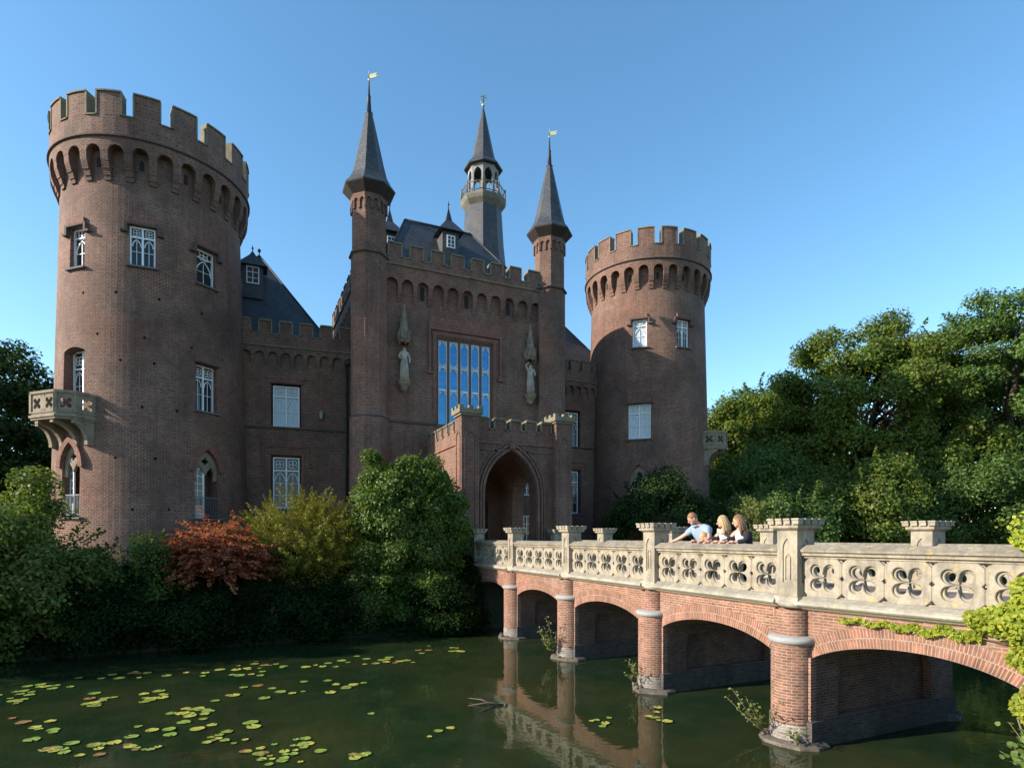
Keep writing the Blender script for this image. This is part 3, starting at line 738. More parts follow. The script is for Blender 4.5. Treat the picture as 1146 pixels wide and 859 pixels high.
# gatehouse roof, dormers
def hiproof(x0, x1, y0, y1, zb, rx0, rx1, ry, zr, parent, mats='slate'):
    mb = MB(); V = [(x0, y0, zb), (x1, y0, zb), (x1, y1, zb), (x0, y1, zb), (rx0, ry, zr), (rx1, ry, zr)]
    mb.add(V, [(0, 1, 5, 4), (1, 2, 5), (2, 3, 4, 5), (3, 0, 4), (3, 2, 1, 0)]); mb.build('roof', M[mats], parent) if True else 0
    rb_ = MB()
    rb_.tube([V[4], V[5]], .06, 6)
    for a, b in ((0, 4), (3, 4), (1, 5), (2, 5)): rb_.tube([V[a], V[b]], .045, 5)
    return rb_.build('ridge_flashing', M['iron'], parent)
hiproof(5.9, 13.7, 27.2, 36.0, 15.6, 7.5, 11.05, 29.5, 19.2, gate)
def dormer(T, parent, w_=.85, h=1.1, pk=1.35, depth=2.2, ww=.42, wh=.62):
    mb = MB(T); mb.box((-w_/2, 0, -.5), (w_/2, depth, h))
    e = w_/2+.22
    mb.add([(-e, -.25, h-.05), (e, -.25, h-.05), (e, .95, h-.05), (-e, .95, h-.05), (-.16, .25, h+.62), (.16, .25, h+.62), (.16, .45, h+.62), (-.16, .45, h+.62), (0, .35, h+pk)],
           [(0, 1, 5, 4), (1, 2, 6, 5), (2, 3, 7, 6), (3, 0, 4, 7), (4, 5, 8), (5, 6, 8), (6, 7, 8), (7, 4, 8), (3, 2, 1, 0)])
    mb.tube([(0, .35, h+pk-.1), (0, .35, h+pk+.28)], [.03, .015], 5); mb.ball((0, .35, h+pk+.12), .06, 6, 4)
    d = mb.build('dormer', M['slate'], parent)
    window(T @ Matrix.Translation((0, -.02, .22)), ww, wh, parent, 'grid', name='dormer_window')
    return d
dormer(Matrix.Translation((9.4, 27.9, 17.2)), gate)
dormer(Matrix.Translation((6.75, 29.2, 17.2)), gate)

# octagonal corner turrets
def turret(x, y, lab):
    tb = MB(); r = .80
    tb.lathe([(r+.06, .9), (r+.06, 8.45), (r, 8.6), (r, 15.6), (r-.05, 15.7), (r-.05, 18.2)], 8, (x, y), a0=22.5, smooth=False)
    t = tb.build('corner_turret', M['brick'], castle); t['label'] = lab
    for z in (8.5, 15.62):
        sb = MB(); sb.lathe([(r-.02, z-.08), (r+.10, z-.02), (r+.10, z+.03), (r-.05, z+.10)], 8, (x, y), a0=22.5, smooth=False, cap=False)
        sb.build('string_course', M['string'], t)
    # small blind arcade under the eaves
    ab = MB(); r2 = r-.05
    for k in range(8):
        phi = 45*k; ap = r2*math.cos(R(22.5)); fw = 2*r2*math.sin(R(22.5))
        T = frame((x+ap*math.cos(R(phi)), y+ap*math.sin(R(phi)), 0), phi); P = planeP(T)
        arch_band(ab, P, -fw/2-.02, 2, (fw+.04)/2, 17.85, 18.15, -.02, .07, fw*.16, 5)
        for q in (-1, 0, 1): ab.mapped(P, q*fw/2-.045, q*fw/2+.045, 17.5, 17.86, -.02, .064, 1)
    ab.build('blind_arcade', M['brick'], t)
    rb_ = MB(); rb_.lathe([(.70, 18.0), (.80, 18.12), (1.16, 18.50), (1.18, 18.56)], 8, (x, y), a0=22.5, smooth=False, cap=False, m=1)
    rb_.lathe([(1.18, 18.56), (.98, 18.82), (.80, 19.15), (.66, 19.7), (.16, 22.0), (.15, 22.05)], 8, (x, y), a0=22.5, smooth=False, cap=False, m=0)
    rb_.lathe([(.15, 22.0), (.18, 22.05), (.11, 22.15), (.075, 22.75), (.09, 22.8), (.05, 22.9), (.03, 23.4), (.015, 23.85), (0, 23.9)], 10, (x, y), cap=False, m=2)
    rb_.build('spire', [M['slate'], M['darkwood'], M['iron']], t)
    vb = MB(Matrix.Translation((x, y, 23.6)) @ Matrix.Rotation(R(-35), 4, 'Z'))
    vb.prism([(.02, 0), (.30, .02), (.44, .10), (.30, .12), (.42, .22), (.02, .20)], -.012, .012); vb.tube([(0, 0, -.1), (0, 0, .35)], .018, 5); vb.ball((0, 0, -.05), .05, 6, 4)
    vb.build('weather_vane', M['gilt'], t)
    return t
turret(G0-.02, GF+.02, 'octagonal turret at the left corner of the gatehouse with a slate spire'); turret(G1-.08, GF+.02, 'octagonal turret at the right corner of the gatehouse with a slate spire')

# bell tower (lantern) behind the gatehouse
bx, by = 14.35, 36.0
lb = MB(); lb.lathe([(1.95, 15.5), (1.75, 18), (1.32, 22.2), (1.18, 24.5)], 8, (bx, by), a0=22.5, smooth=False); lt = lb.build('bell_tower', M['slate'], castle); lt['label'] = 'slate clad lantern tower with an open arcade'
gl = MB(); gl.lathe([(1.15, 24.3), (1.42, 24.65), (1.48, 24.85), (1.48, 25.0), (1.0, 25.0)], 8, (bx, by), a0=22.5, smooth=False, cap=False); gl.lathe([(.2, 25.0), (.2, 27.0)], 8, (bx, by), smooth=False)
gl.build('gallery', M['gallery'], lt)
rl = MB()
for k in range(8):
    a, b = R(22.5+45*k), R(67.5+45*k); A = Vector((bx+1.42*math.cos(a), by+1.42*math.sin(a), 0)); B = Vector((bx+1.42*math.cos(b), by+1.42*math.sin(b), 0))
    for z in (25.12, 25.65): rl.tube([A+Vector((0, 0, z)), B+Vector((0, 0, z))], .03, 5)
    rl.tube([A+Vector((0, 0, 25)), A+Vector((0, 0, 25.8))], .05, 6)
    for q in range(1, 5): c = A.lerp(B, q/5); rl.tube([c+Vector((0, 0, 25.1)), c+Vector((0, 0, 25.65))], .018, 4)
rl.build('gallery_railing', M['gallery'], lt)
an = MB()
for k in range(8):
    phi = 45*k; ap = 1.0*math.cos(R(22.5)); fw = 2*1.0*math.sin(R(22.5)); T = frame((bx+ap*math.cos(R(phi)), by+ap*math.sin(R(phi)), 0), phi)
    V, Fc = plate([(-fw/2, 25), (fw/2, 25), (fw/2, 27.1), (-fw/2, 27.1)], [pointed(-fw/2+.11, fw/2-.11, 25.05, 26.35, .45)], .12); an.T = T; an.add(V, Fc)
an.build('arcade', M['arcade'], lt)
an = MB(); an.lathe([(.9, 27.0), (1.25, 27.02), (1.28, 27.1), (.95, 27.45), (.72, 27.95), (.10, 30.9), (.03, 31.2), (.02, 31.9)], 8, (bx, by), a0=22.5, smooth=False); an.build('spire', M['slate'], lt)
an = MB(Matrix.Translation((bx, by, 31.2))); an.ball((0, 0, .1), .11, 8, 6); ringbar(an, 0, .3, .16, .03, 10); an.prism([(-.2, .6), (.25, .58), (.1, .72), (.2, .85), (-.05, .75)], -.012, .012); an.tube([(0, 0, 0), (0, 0, .8)], .02, 5); an.build('weather_vane', M['gilt'], lt)

# wings
def wing(T, length, wx, arch_n, mer_n, lab, pipe=None, lamp=None, back=7):
    mb = MB(T); mb.box((0, 0, .9), (length, back, 12.0)); cut = MB(T)
    ww = 1.2
    for (z0, z1, d) in ((8.5, 10.6, .35), (4.6, 7.15, .3)): cut.box((wx-ww/2-.08, -.5, z0), (wx+ww/2+.08, d, z1))
    wg = mb.build('wing', M['brick'], castle, cut=cut); wg['label'] = lab
    window(T @ Matrix.Translation((wx, .22, 8.52)), ww, 2.0, wg, 'two', 'blind' if lamp else 'glass'); window(T @ Matrix.Translation((wx, .2, 4.62)), ww, 2.45, wg, 'two', 'glass')
    Tw = T @ Matrix.Translation((wx, 0, 0))
    sillbox(Tw, 1.75, 4.6, wg); 
    mb = MB(T); mb.prism_x([(.02, 8.40), (-.09, 8.43), (-.09, 8.49), (.02, 8.54)][::-1], 0.01, length-.01); mb.build('string_course', M['string'], wg)
    mb = MB(Tw); mb.box((-.78, -.05, 10.62), (.78, .02, 10.84)); mb.build('brick_lintel', M['brick_red'], wg)
    label_mould(Tw, 1.6, 10.70+.2, .02, wg)
    label_mould(Tw, 2.15, 7.62, .95, wg, foot=.22)
    mb = MB(Tw); mb.box((-.84, -.04, 7.18), (.84, .02, 7.30)); mb.box((-.84, -.04, 4.6), (-.72, .02, 7.18)); mb.box((.72, -.04, 4.6), (.84, .02, 7.18)); mb.build('window_surround', M['brick_red'], wg)
    face_details(T, length, arch_n, mer_n, wg, zA=11.85, slits=False, proj=.14, zstr=12.30, zsill=12.92, ztop=13.58, zc=11.42, wallt=.4)
    if pipe is not None:
        pb = MB(T); pb.tube([(pipe, -.09, 1.8), (pipe, -.09, 11.9), (pipe, .1, 12.0)], .055, 8); pb.box((pipe-.12, -.2, 11.75), (pipe+.12, .0, 11.98))
        for z in (3.5, 6, 8.9, 10.8): pb.box((pipe-.08, -.1, z), (pipe+.08, 0, z+.05))
        pb.build('drainpipe', M['pipe'], wg)
    if lamp is not None:
        pb = MB(T); pb.prism([(lamp-.06, 9.0), (lamp+.06, 9.0), (lamp+.08, 9.34), (lamp-.08, 9.34)], -.16, -.03); pb.box((lamp-.03, -.1, 9.34), (lamp+.03, 0, 9.42)); pb.build('wall_lamp', M['ring'], wg)
    return wg
dA, dB = Vector((-1.25, 30.96, 0)), Vector((5.2, 30.30, 0)); aw = math.degrees(math.atan2(dB.y-dA.y, dB.x-dA.x))
wl = wing(frame(dA, aw-90), (dB-dA).length, 3.25, 11, 7, 'left wing between the round tower and the gatehouse', pipe=6.05, lamp=4.85)
wr = wing(frame((14.35, 30.2, 0), -90), 5.3, 3.15, 11, 7, 'right wing between the gatehouse and the round tower')
hiproof(-3.6, 5.1, 31.8, 39.5, 12.2, .85, .95, 35.4, 18.6, wl); hiproof(14.4, 23.0, 31.2, 39.2, 12.2, 18.4, 18.6, 35.2, 18.4, wr)
fb = MB(); fb.tube([(.9, 35.4, 18.5), (.9, 35.4, 18.95)], .04, 6); fb.ball((.9, 35.4, 18.9), .10, 8, 6); fb.build('finial', M['iron'], wl)
dormer(Matrix.Translation((.55, 33.6, 16.1)), wl, 1.0, 1.2, .9, 1.6, .62, .9)
# castle back range, so the block reads as a courtyard castle from other sides
mb = MB(); mb.box((-1.5, 41.0, .9), (20.5, 44.0, 12.0)); mb.box((-2.5, 37.0, .9), (2.2, 41.2, 12.0)); mb.box((17.8, 37.0, .9), (22.3, 41.2, 12.0))
bk = mb.build('back_range', M['brick'], castle)

# porch
PX0, PX1, PF, PB = 7.86, 12.1, 21.6, 26.72
mb = MB(); mb.box((PX0, PF, .6), (PX1, PB-.03, 6.95))
TP = Matrix.Translation((0, PF, 0)); cut = MB(TP)
cut.prism(pointed(8.68, 10.95, 2.0, 4.95, 1.72, 9), -.5, 1.2)
cut.box((PX0+.55, .65, 2.0), (PX1-.55, PB-PF+.5, 5.0))
cut.T = Matrix.Identity(4)
cut.T = TP; cut.prism(pointed(PX0+.55, PX1-.55, 4.9, 5.0, 1.6, 8), .66, PB-PF+.5)
Ts = frame((PX0, (PF+PB)/2, 0), 180); cut.T = Ts; cut.prism(pointed(-1.15, 1.15, 2.0, 4.6, 1.5, 8), -.5, PX1-PX0+.5)
porch = mb.build('porch', M['brick'], castle, cut=cut); porch['label'] = 'battlemented entrance porch with a tall pointed archway'
# moulded arch orders
am = MB(TP)
for (g, pr, t) in ((.02, .06, .10), (.17, .10, .07), (.30, .05, .06)):
    o1 = pointed(8.68-g-t, 10.95+g+t, 2.0, 4.95, 1.72+(g+t)*1.25, 9); o2 = pointed(8.68-g, 10.95+g, 2.0, 4.95, 1.72+g*1.25, 9)
    for i in range(1, len(o1)): j = (i+1) % len(o1); am.prism([o2[i], o1[i], o1[j], o2[j]], -pr, .02)
am.prism([(9.70, 6.72), (9.93, 6.72), (9.95, 7.0), (9.68, 7.0)], -.14, .02)
am.build('arch_moulding', M['brick'], porch)
am = MB(TP)
for sx in (-1, 1):
    c = 9.815; am.box((c+sx*1.6, -.05, 6.62), (c+sx*.25, .02, 6.68)); am.box((c+sx*1.6, -.05, 4.4), (c+sx*1.66, .02, 6.68))
am.build('panel_mould', M['brick'], porch)
def pier_post(x, y, zt, lab=None):
    pb = MB(); h = .36
    pb.box((x-h, y-h, .6), (x+h, y+h, zt-.34), 0)
    pb.box((x-h-.05, y-h-.05, 1.9), (x+h+.05, y+h+.05, 3.2), 0)
    pb.box((x-h-.06, y-h-.06, zt-.36), (x+h+.06, y+h+.06, zt-.28), 1); pb.box((x-h-.12, y-h-.12, zt-.28), (x+h+.12, y+h+.12, zt-.10), 1)
    for sx in (-1, 0, 1):
        for sy in (-1, 0, 1):
            if sx or sy: pb.box((x+sx*(h+.03)-.09, y+sy*(h+.03)-.09, zt-.10), (x+sx*(h+.03)+.09, y+sy*(h+.03)+.09, zt+.02), 1)
    cut = MB(); 
    for phi in (-90, 180):
        a = R(phi); cut.T = frame((x+h*math.cos(a), y+h*math.sin(a), 0), phi); cut.prism(pointed(-.2, .2, 3.6, 7.1, .3), -.2, .04)
    o_ = pb.build('corner_pier', [M['brick'], M['cap_stone']], porch, cut=None)
    pn = MB()
    for phi in (-90, 180):
        a = R(phi); pn.T = frame((x+h*math.cos(a), y+h*math.sin(a), 0), phi)
        o1 = pointed(-.24, .24, 3.6, 7.0, .34); o2 = pointed(-.18, .18, 3.6, 7.0, .27)
        for i in range(1, len(o1)): j = (i+1) % len(o1); pn.prism([o2[i], o1[i], o1[j], o2[j]], -.03, .01)
    pn.build('pier_panel', M['brick'], porch)
pier_post(PX0+.1, PF+.05, 8.22); pier_post(PX1-.05, PF+.05, 8.22)
sb = MB(TP); sb.box((PX0+.4, -.06, 6.9), (PX1-.4, .1, 6.97)); sb.T = None; sb.box((PX0-.06, PF+.4, 6.9), (PX0+.1, PB-.05, 6.97)); sb.box((PX1-.1, PF+.4, 6.9), (PX1+.06, PB-.05, 6.97)); sb.build('string_course', M['brick_red'], porch)
bt = MB()
battlement(bt, planeP(frame((PX0+.42, PF, 0), -90)), 0, PX1-PX0-.8, 5, 6.94, 7.48, 7.92, -.32, .02, ratio=.6)
battlement(bt, planeP(frame((PX0, PB-.05, 0), 180)), 0, PB-PF-.45, 6, 6.94, 7.48, 7.92, -.32, .02, ratio=.6)
battlement(bt, planeP(frame((PX1, PF+.42, 0), 0)), 0, PB-PF-.45, 6, 6.94, 7.48, 7.92, -.32, .02, ratio=.6)
bt.box((PX0+.3, PF+.3, 6.9), (PX1-.3, PB-.06, 7.2), 0)
bt.build('battlement', [M['brick'], M['cap_stone']], porch)

# statue niches on the gatehouse: canopy and bracket belong to the wall, the statues stand on the brackets
def canopy(x, lab):
    T = TF @ Matrix.Translation((x, -.02, 0)); cb = MB(T)
    cb.lathe([(.02, 9.75), (.13, 9.85), (.15, 9.98), (.26, 10.12), (.27, 10.2), (.3, 10.24), (.3, 10.3), (.02, 10.3)], 10, (0, -.18), smooth=False, cap=False)
    cb.box((-.12, -.18, 9.9), (.12, .05, 10.28))
    cb.build('statue_bracket', M['castle_stone'], gate)
    cb = MB(T)
    cb.lathe([(.27, 12.0), (.29, 12.05), (.29, 12.3), (.22, 12.4), (.18, 12.75), (.19, 12.8), (.13, 12.95), (.10, 13.3), (.11, 13.34), (.05, 13.45), (.02, 13.75), (0, 13.8)], 6, (0, -.17), smooth=False, cap=True)
    for k in range(6):
        a = R(60*k+30); px, py = .27*math.cos(a), -.17+.27*math.sin(a)
        cb.tube([(px, py, 11.88), (px, py, 12.4), (px, py, 12.65)], [.03, .035, .005], 5); 
        a = R(60*k); px, py = .25*math.cos(a), -.17+.25*math.sin(a); cb.tube([(px, py, 12.1), (px*.98, py, 12.6)], [.11, .01], 4)
        px, py = .15*math.cos(a), -.17+.15*math.sin(a); cb.tube([(px, py, 12.8), (px, py, 13.15)], [.045, .005], 4)
    cb.box((-.22, -.1, 12.0), (.22, .05, 12.6))
    cb.build('statue_canopy', M['castle_stone'], gate)
canopy(6.72, ''); canopy(13.08, '')
def statue(x, lab, arm_up):
    z0 = 10.3; y = GF-.19; V3 = lambda a, b, c: (x+a, y+b, z0+c)
    J = [V3(0, 0, .82), V3(0, 0, 1.05), V3(0, 0, 1.25), V3(.0, -.01, 1.36), V3(0, -.02, 1.5),
         V3(-.08, 0, .6), V3(-.09, -.03, .3), V3(-.09, -.02, .04), V3(.08, 0, .6), V3(.10, -.05, .3), V3(.08, -.02, .04),
         V3(-.17, 0, 1.24), V3(.17, 0, 1.24)]
    if arm_up: J += [V3(-.27, -.05, 1.42), V3(-.08, -.06, 1.58), V3(.25, -.05, 1.0), V3(.12, -.16, .9)]
    else: J += [V3(-.24, -.02, 1.0), V3(-.14, -.15, .95), V3(.25, -.03, 1.0), V3(.22, -.12, .78)]
    E = [(0, 1), (1, 2), (2, 3), (3, 4), (0, 5), (5, 6), (6, 7), (0, 8), (8, 9), (9, 10), (2, 11), (2, 12), (11, 13), (13, 14), (12, 15), (15, 16)]
    rr = [.15, .13, .14, .06, .085, .12, .10, .08, .12, .10, .08, .07, .07, .055, .04, .055, .04]
    Vv, Fc = skin(J, E, rr, 2)
    mb = MB(); mb.add(Vv, Fc, smooth=True)
    # robe folds
    for k in range(7):
        a = R(200+23*k); mb.tube([V3(.13*math.cos(a), .1*math.sin(a), .95), V3(.17*math.cos(a)+.02*math.sin(k*2), .13*math.sin(a), .5), V3(.18*math.cos(a), .14*math.sin(a), .03)], [.03, .045, .05], 6)
    o_ = mb.build('statue', M['statue'], None, origin=(x, y, z0)); tag(o_, lab, 'statue', 'stone statues on the gatehouse')
statue(6.72, 'weathered stone statue with lowered arms standing left of the great window', False)
statue(13.08, 'weathered stone statue with one arm raised to its head right of the great window', True)
# ---------------------------------------------------------------- bridge
bridge = thing('bridge', 'brick arched bridge with pale sandstone balustrades leading to the castle porch', 'bridge', (9.8, 10, 0))
NU = 7.98; FU = 11.60                                  # outer faces of the two long sides
def V2(a, b, z=0): return Vector((a, b, z))
PN = [V2(NU, 20.98), V2(NU, 17.45), V2(NU, 13.88), V2(NU, 10.30), V2(NU, 6.78), V2(NU+.62, 3.54)]
PFR = [V2(FU, 20.98), V2(FU, 17.45), V2(FU, 13.88), V2(FU, 10.30), V2(FU, 6.78), V2(FU+.02, 3.40)]
ZT = 2.12; ZS = 1.38; RISE = .30; GAP = .36
for i in range(5):
    A, B, a2, b2 = PN[i], PN[i+1], PFR[i], PFR[i+1]; ln = (B-A).length; g = GAP/ln
    s_list = [0, g]+[g+(1-2*g)*k/22 for k in range(1, 22)]+[1-g, 1]
    def zarch(s_): q = (s_-.5)/(.5-g); return ZS+RISE*(1-abs(q)**2.1)**.85 if abs(q) < 1 else ZS
    mb = MB(); Vv = []; Fc = []
    for s_ in s_list:
        p = A.lerp(B, s_); q = a2.lerp(b2, s_); zb = zarch(s_)
        Vv += [(p.x, p.y, zb), (p.x, p.y, ZT), (q.x, q.y, ZT), (q.x, q.y, zb)]
    for j in range(len(s_list)-1):
        a = 4*j; b = a+4; Fc += [(a, b, b+1, a+1), (a+1, b+1, b+2, a+2), (a+2, b+2, b+3, a+3), (a+3, b+3, b, a)]
    Fc += [(0, 1, 2, 3), (4*len(s_list)-1, 4*len(s_list)-2, 4*len(s_list)-3, 4*len(s_list)-4)]
    mb.add(Vv, Fc); aw_ = mb.build('arch_wall', M['bridge_brick'], bridge)
    # voussoir rings on both faces with brick rows turned round the arch
    for (P0, P1, out) in ((A, B, -1), (a2, b2, 1)):
        d = (P1-P0).normalized(); nrm = Vector((-d.y, d.x, 0)); 
        if nrm.x*out < 0: nrm = -nrm
        Vr = []; Fr = []; uv = []; acc = 0; last = None; K = 26; th = .29
        for k in range(K+1):
            s_ = g*.98+(1-1.96*g)*k/K; ds = .001; zz = zarch(min(max(s_, g+.0005), 1-g-.0005))
            z2 = zarch(min(max(s_+ds, g), 1-g)); z1 = zarch(min(max(s_-ds, g), 1-g))
            tx, tz = 2*ds*ln, (z2-z1); tl = math.hypot(tx, tz); tx /= tl; tz /= tl
            tz = max(-.75, min(.75, tz)); tx = math.sqrt(1-tz*tz)
            inn = P0.lerp(P1, s_)+nrm*.012; inn.z = zz-.004
            ou = inn+d*(-tz*th)+Vector((0, 0, tx*th))
            if last is not None: acc += ((inn-last).length+ (ou-lo).length)/2
            last = inn.copy(); lo = ou.copy()
            Vr += [inn, ou, inn-nrm*.05, ou-nrm*.05]; uv.append(acc)
        for k in range(K):
            a = 4*k; b = a+4; Fr += [(a, b, b+1, a+1), (a+1, b+1, b+3, a+3), (a, a+2, b+2, b)]
        mb = MB(); mb.add(Vr, Fr); ob = mb.build('arch_ring', M['arch_brick'], aw_, fix=False)
        ul = ob.data.uv_layers[0]
        for pl in ob.data.polygons:
            for li in pl.loop_indices:
                vi = ob.data.loops[li].vertex_index; ul.data[li].uv = (uv[vi//4], .15*(.02+(vi % 2)*1.93))
# piers
for i, (a, b) in enumerate(zip(PN, PFR)):
    if i == 5:
        mb = MB(); mb.add([(a.x, a.y+GAP, -1.2), (b.x, b.y+GAP, -1.2), (b.x, b.y-1.6, -1.2), (a.x, a.y-1.6, -1.2), (a.x, a.y+GAP, ZS), (b.x, b.y+GAP, ZS), (b.x, b.y-1.6, ZS), (a.x, a.y-1.6, ZS)],
                          [(0, 1, 2, 3), (4, 5, 6, 7), (0, 1, 5, 4), (1, 2, 6, 5), (2, 3, 7, 6), (3, 0, 4, 7)])
        mb.build('abutment', M['bridge_brick'], bridge); 
        mb = MB(); mb.box((a.x+.002, a.y-4, ZS+.002), (b.x-.002, a.y-.002, ZT)); mb.build('approach_wall', M['bridge_brick'], bridge)
        continue
    mb = MB(); mb.box((NU, a.y-GAP, -1.2), (FU, a.y+GAP, ZS-.001)); cut = MB()
    for sg in (-1, 1):
        T = frame((0, a.y+sg*GAP, 0), 90*sg); cut.T = T
        x0, x1 = sorted(((T.inverted() @ Vector((NU+.62, 0, 0))).x, (T.inverted() @ Vector((FU-.62, 0, 0))).x))
        cut.prism(pointed(x0, x1, .42, .85, .38, 8), -.3, .13)
    pr = mb.build('pier', M['damp_shade_brick'], bridge, cut=cut)
    mb = MB(); mb.box((NU-.03, a.y-GAP-.045, -1.2), (FU+.03, a.y+GAP+.045, .40)); mb.build('pier_plinth', M['damp_shade_low'], pr)
    mb = MB(); mb.box((NU-.004, a.y-GAP-.004, .40), (NU+.11, a.y+GAP+.004, ZS-.003)); mb.build('pier_face', M['bridge_brick'], pr)
    for cu, sg in ((NU+.04, -1), (FU-.04, 1)):
        mb = MB(); mb.lathe([(.335, -1.2), (.335, .33)], 28, (cu, a.y), m=1, cap=False)
        mb.lathe([(.325, .33), (.325, 1.62)], 28, (cu, a.y), cap=False); mb.lathe([(.27, 1.60), (.27, 2.1)], 28, (cu, a.y), cap=False)
        mb.build('column', [M['bridge_brick'], M['pier_low']], pr, cyl=(cu, a.y, .33))
        mb = MB(); mb.lathe([(.33, 1.57), (.365, 1.585), (.375, 1.62), (.375, 1.65), (.35, 1.68), (.26, 1.70)], 32, (cu, a.y)); mb.build('cap_ring', M['ring'], pr)
        mb = MB(); random.seed(i*3+sg); K = 11; fp = []
        for k in range(K):
            an = 2*math.pi*k/K; rr = .45+random.uniform(-.04, .05); fp.append((cu+rr*math.cos(an)*1.05, a.y+rr*math.sin(an)*1.15))
        Vv = [(x, y, -.4) for x, y in fp]+[(x, y, .035+random.uniform(-.01, .02)) for x, y in fp]+[(cu+(x-cu)*.85, a.y+(y-a.y)*.85, .075+random.uniform(-.015, .02)) for x, y in fp]
        mb.add(Vv, [list(range(2*K, 3*K))]+[(k, (k+1) % K, (k+1) % K+K, k+K) for k in range(K)]+[(k+K, (k+1) % K+K, (k+1) % K+2*K, k+2*K) for k in range(K)])
        for _ in range(26):
            an = random.uniform(0, 6.28); rr = random.uniform(.34, .46); s_ = random.uniform(.015, .045)
            mb.ball((cu+rr*math.cos(an), a.y+rr*math.sin(an), .08), (s_*1.6, s_*1.3, s_), 6, 4)
        mb.build('footing', M['footing'], pr)
# deck, kerb strips
mb = MB(); mb.add([(NU+.2, 21.5, 2.28), (FU-.2, 21.5, 2.28), (FU-.2, 6.78, 2.28), (FU-.2, -3, 2.28), (NU+.9, -3, 2.28), (NU+.9, 3.0, 2.28), (NU+.2, 6.78, 2.28)], [(0, 1, 2, 3, 4, 5, 6)])
mb.build('deck', M['paving'], bridge)
mb = MB(); mb.box((7.5, 21.46, 1.9), (12.4, 27, 2.285)); mb.build('porch_floor', M['paving'], castle)
for (u0, u1) in ((NU+.2, NU+.34), (FU-.34, FU-.2)):
    mb = MB(); mb.box((u0, 6.9, 2.12), (u1, 21.4, 2.36)); mb.build('kerb', M['sill'], bridge)

# one pierced balustrade panel of five units, made once, then copied
PL = 3.13; NQ = 5; UP = PL/NQ; PH = .60
def polar(cx, cz, fn, k): return [(cx+fn(2*math.pi*i/k)*math.cos(2*math.pi*i/k), cz+fn(2*math.pi*i/k)*math.sin(2*math.pi*i/k)) for i in range(k)]
def xshape(t, grow=0):           # four broad petals set diagonally with narrow waists
    s2 = abs(math.sin(2*t)); return (.048+.172*s2**.62)+grow
front = MB(); back = MB(); hb = []; 
for i in range(NQ):
    c = UP*(i+.5)
    hb.append(polar(c, PH/2, lambda t: xshape(t), 56))
for i in range(NQ+1):
    c = UP*i; hb_ = polar(c, PH/2, lambda t: .026+.026*abs(math.cos(2*t)), 20)
    if 0 < i < NQ: hb.append(hb_)
for i in range(2*NQ+1):
    c = UP*i/2
    if c < .05 or c > PL-.05: continue
    hw = .052 if i % 2 == 0 else .038
    hb.append([(c-hw, PH-.015), (c+hw, PH-.015), (c, PH-.015-hw*.95)]); hb.append([(c-hw, .012), (c+hw, .012), (c, .012+hw*.95)])
Vb, Fb = plate([(0, 0), (PL, 0), (PL, PH), (0, PH)], hb, .09, .008)
fp_ = MB(); fp_.T = Matrix.Translation((0, .05, 0)); fp_.add(Vb, Fb)
cw = .085
for i in range(NQ):              # raised octagonal frames with a moulded edge
    x0, x1 = UP*i+.008, UP*(i+1)-.008
    octo = [(x0+cw, .004), (x1-cw, .004), (x1, cw), (x1, PH-cw), (x1-cw, PH-.004), (x0+cw, PH-.004), (x0, PH-cw), (x0, cw)]
    # notch the sides so the small quatrefoils stay open
    octo = [(x0+cw, .004), (x1-cw, .004), (x1, cw), (x1, PH/2-.045), (x1-.04, PH/2), (x1, PH/2+.045), (x1, PH-cw), (x1-cw, PH-.004), (x0+cw, PH-.004), (x0, PH-cw), (x0, PH/2+.045), (x0+.04, PH/2), (x0, PH/2-.045), (x0, cw)]
    hole = polar(UP*(i+.5), PH/2, lambda t: xshape(t, .042), 56)
    V_, F_ = plate(octo, [hole], .045, .010); fp_.T = Matrix.Translation((0, .012, 0)); fp_.add(V_, F_)
panel_me = fp_.mesh('balustrade_panel', [M['stone']], fix=False); set_uv(panel_me)
def coping_profile(): return [(-.10, .79), (-.10, .82), (.02, .905), (.10, .92), (.18, .905), (.30, .82), (.30, .79)]
def bay(P0, P1, out, first):
    """balustrade bay between two pillars; local x right seen from outside, -y outwards"""
    d = (P1-P0).normalized(); L_ = (P1-P0).length; ang = math.degrees(math.atan2(d.y, d.x))-90
    T = frame((P0.x, P0.y, 0), ang); x0, x1 = .2, L_-.2; z0 = 2.315
    o_ = bpy.data.objects.new('balustrade', panel_me); C.objects.link(o_); o_.parent = bridge
    Mw = T @ Matrix.Translation((x0, 0, z0)) @ Matrix.Diagonal(((x1-x0)/PL, 1, 1, 1))
    o_.matrix_local = Matrix.Translation(-ORG[bridge.name]) @ Mw
    ORG[o_.name] = Vector((0, 0, 0))
    zc = z0+PH
    def prof(name, pts, mats, a=x0, b=x1):
        mb = MB(T); mb.prism_x(pts[::-1], a, b); return mb.build(name, M[mats], bridge)
    prof('coping', [(-.085, zc+.095), (-.095, zc+.125), (.05, zc+.205), (.14, zc+.205), (.27, zc+.125), (.26, zc+.095)], 'stone')
    prof('frieze', [(-.0, zc), (-.0, zc+.025), (-.045, zc+.04), (-.045, zc+.065), (-.06, zc+.094), (.23, zc+.094), (.2, zc+.03), (.19, zc)], 'stone')
    prof('base_moulding', [(-.14, ZT+.05), (-.165, ZT+.075), (-.165, ZT+.11), (-.13, ZT+.14), (-.01, z0), (.22, z0), (.22, ZT+.05)], 'sill')
    prof('fillet', [(-.03, ZT-.01), (-.07, ZT+.012), (-.105, ZT+.05), (.2, ZT+.05), (.2, ZT-.01)], 'cream')
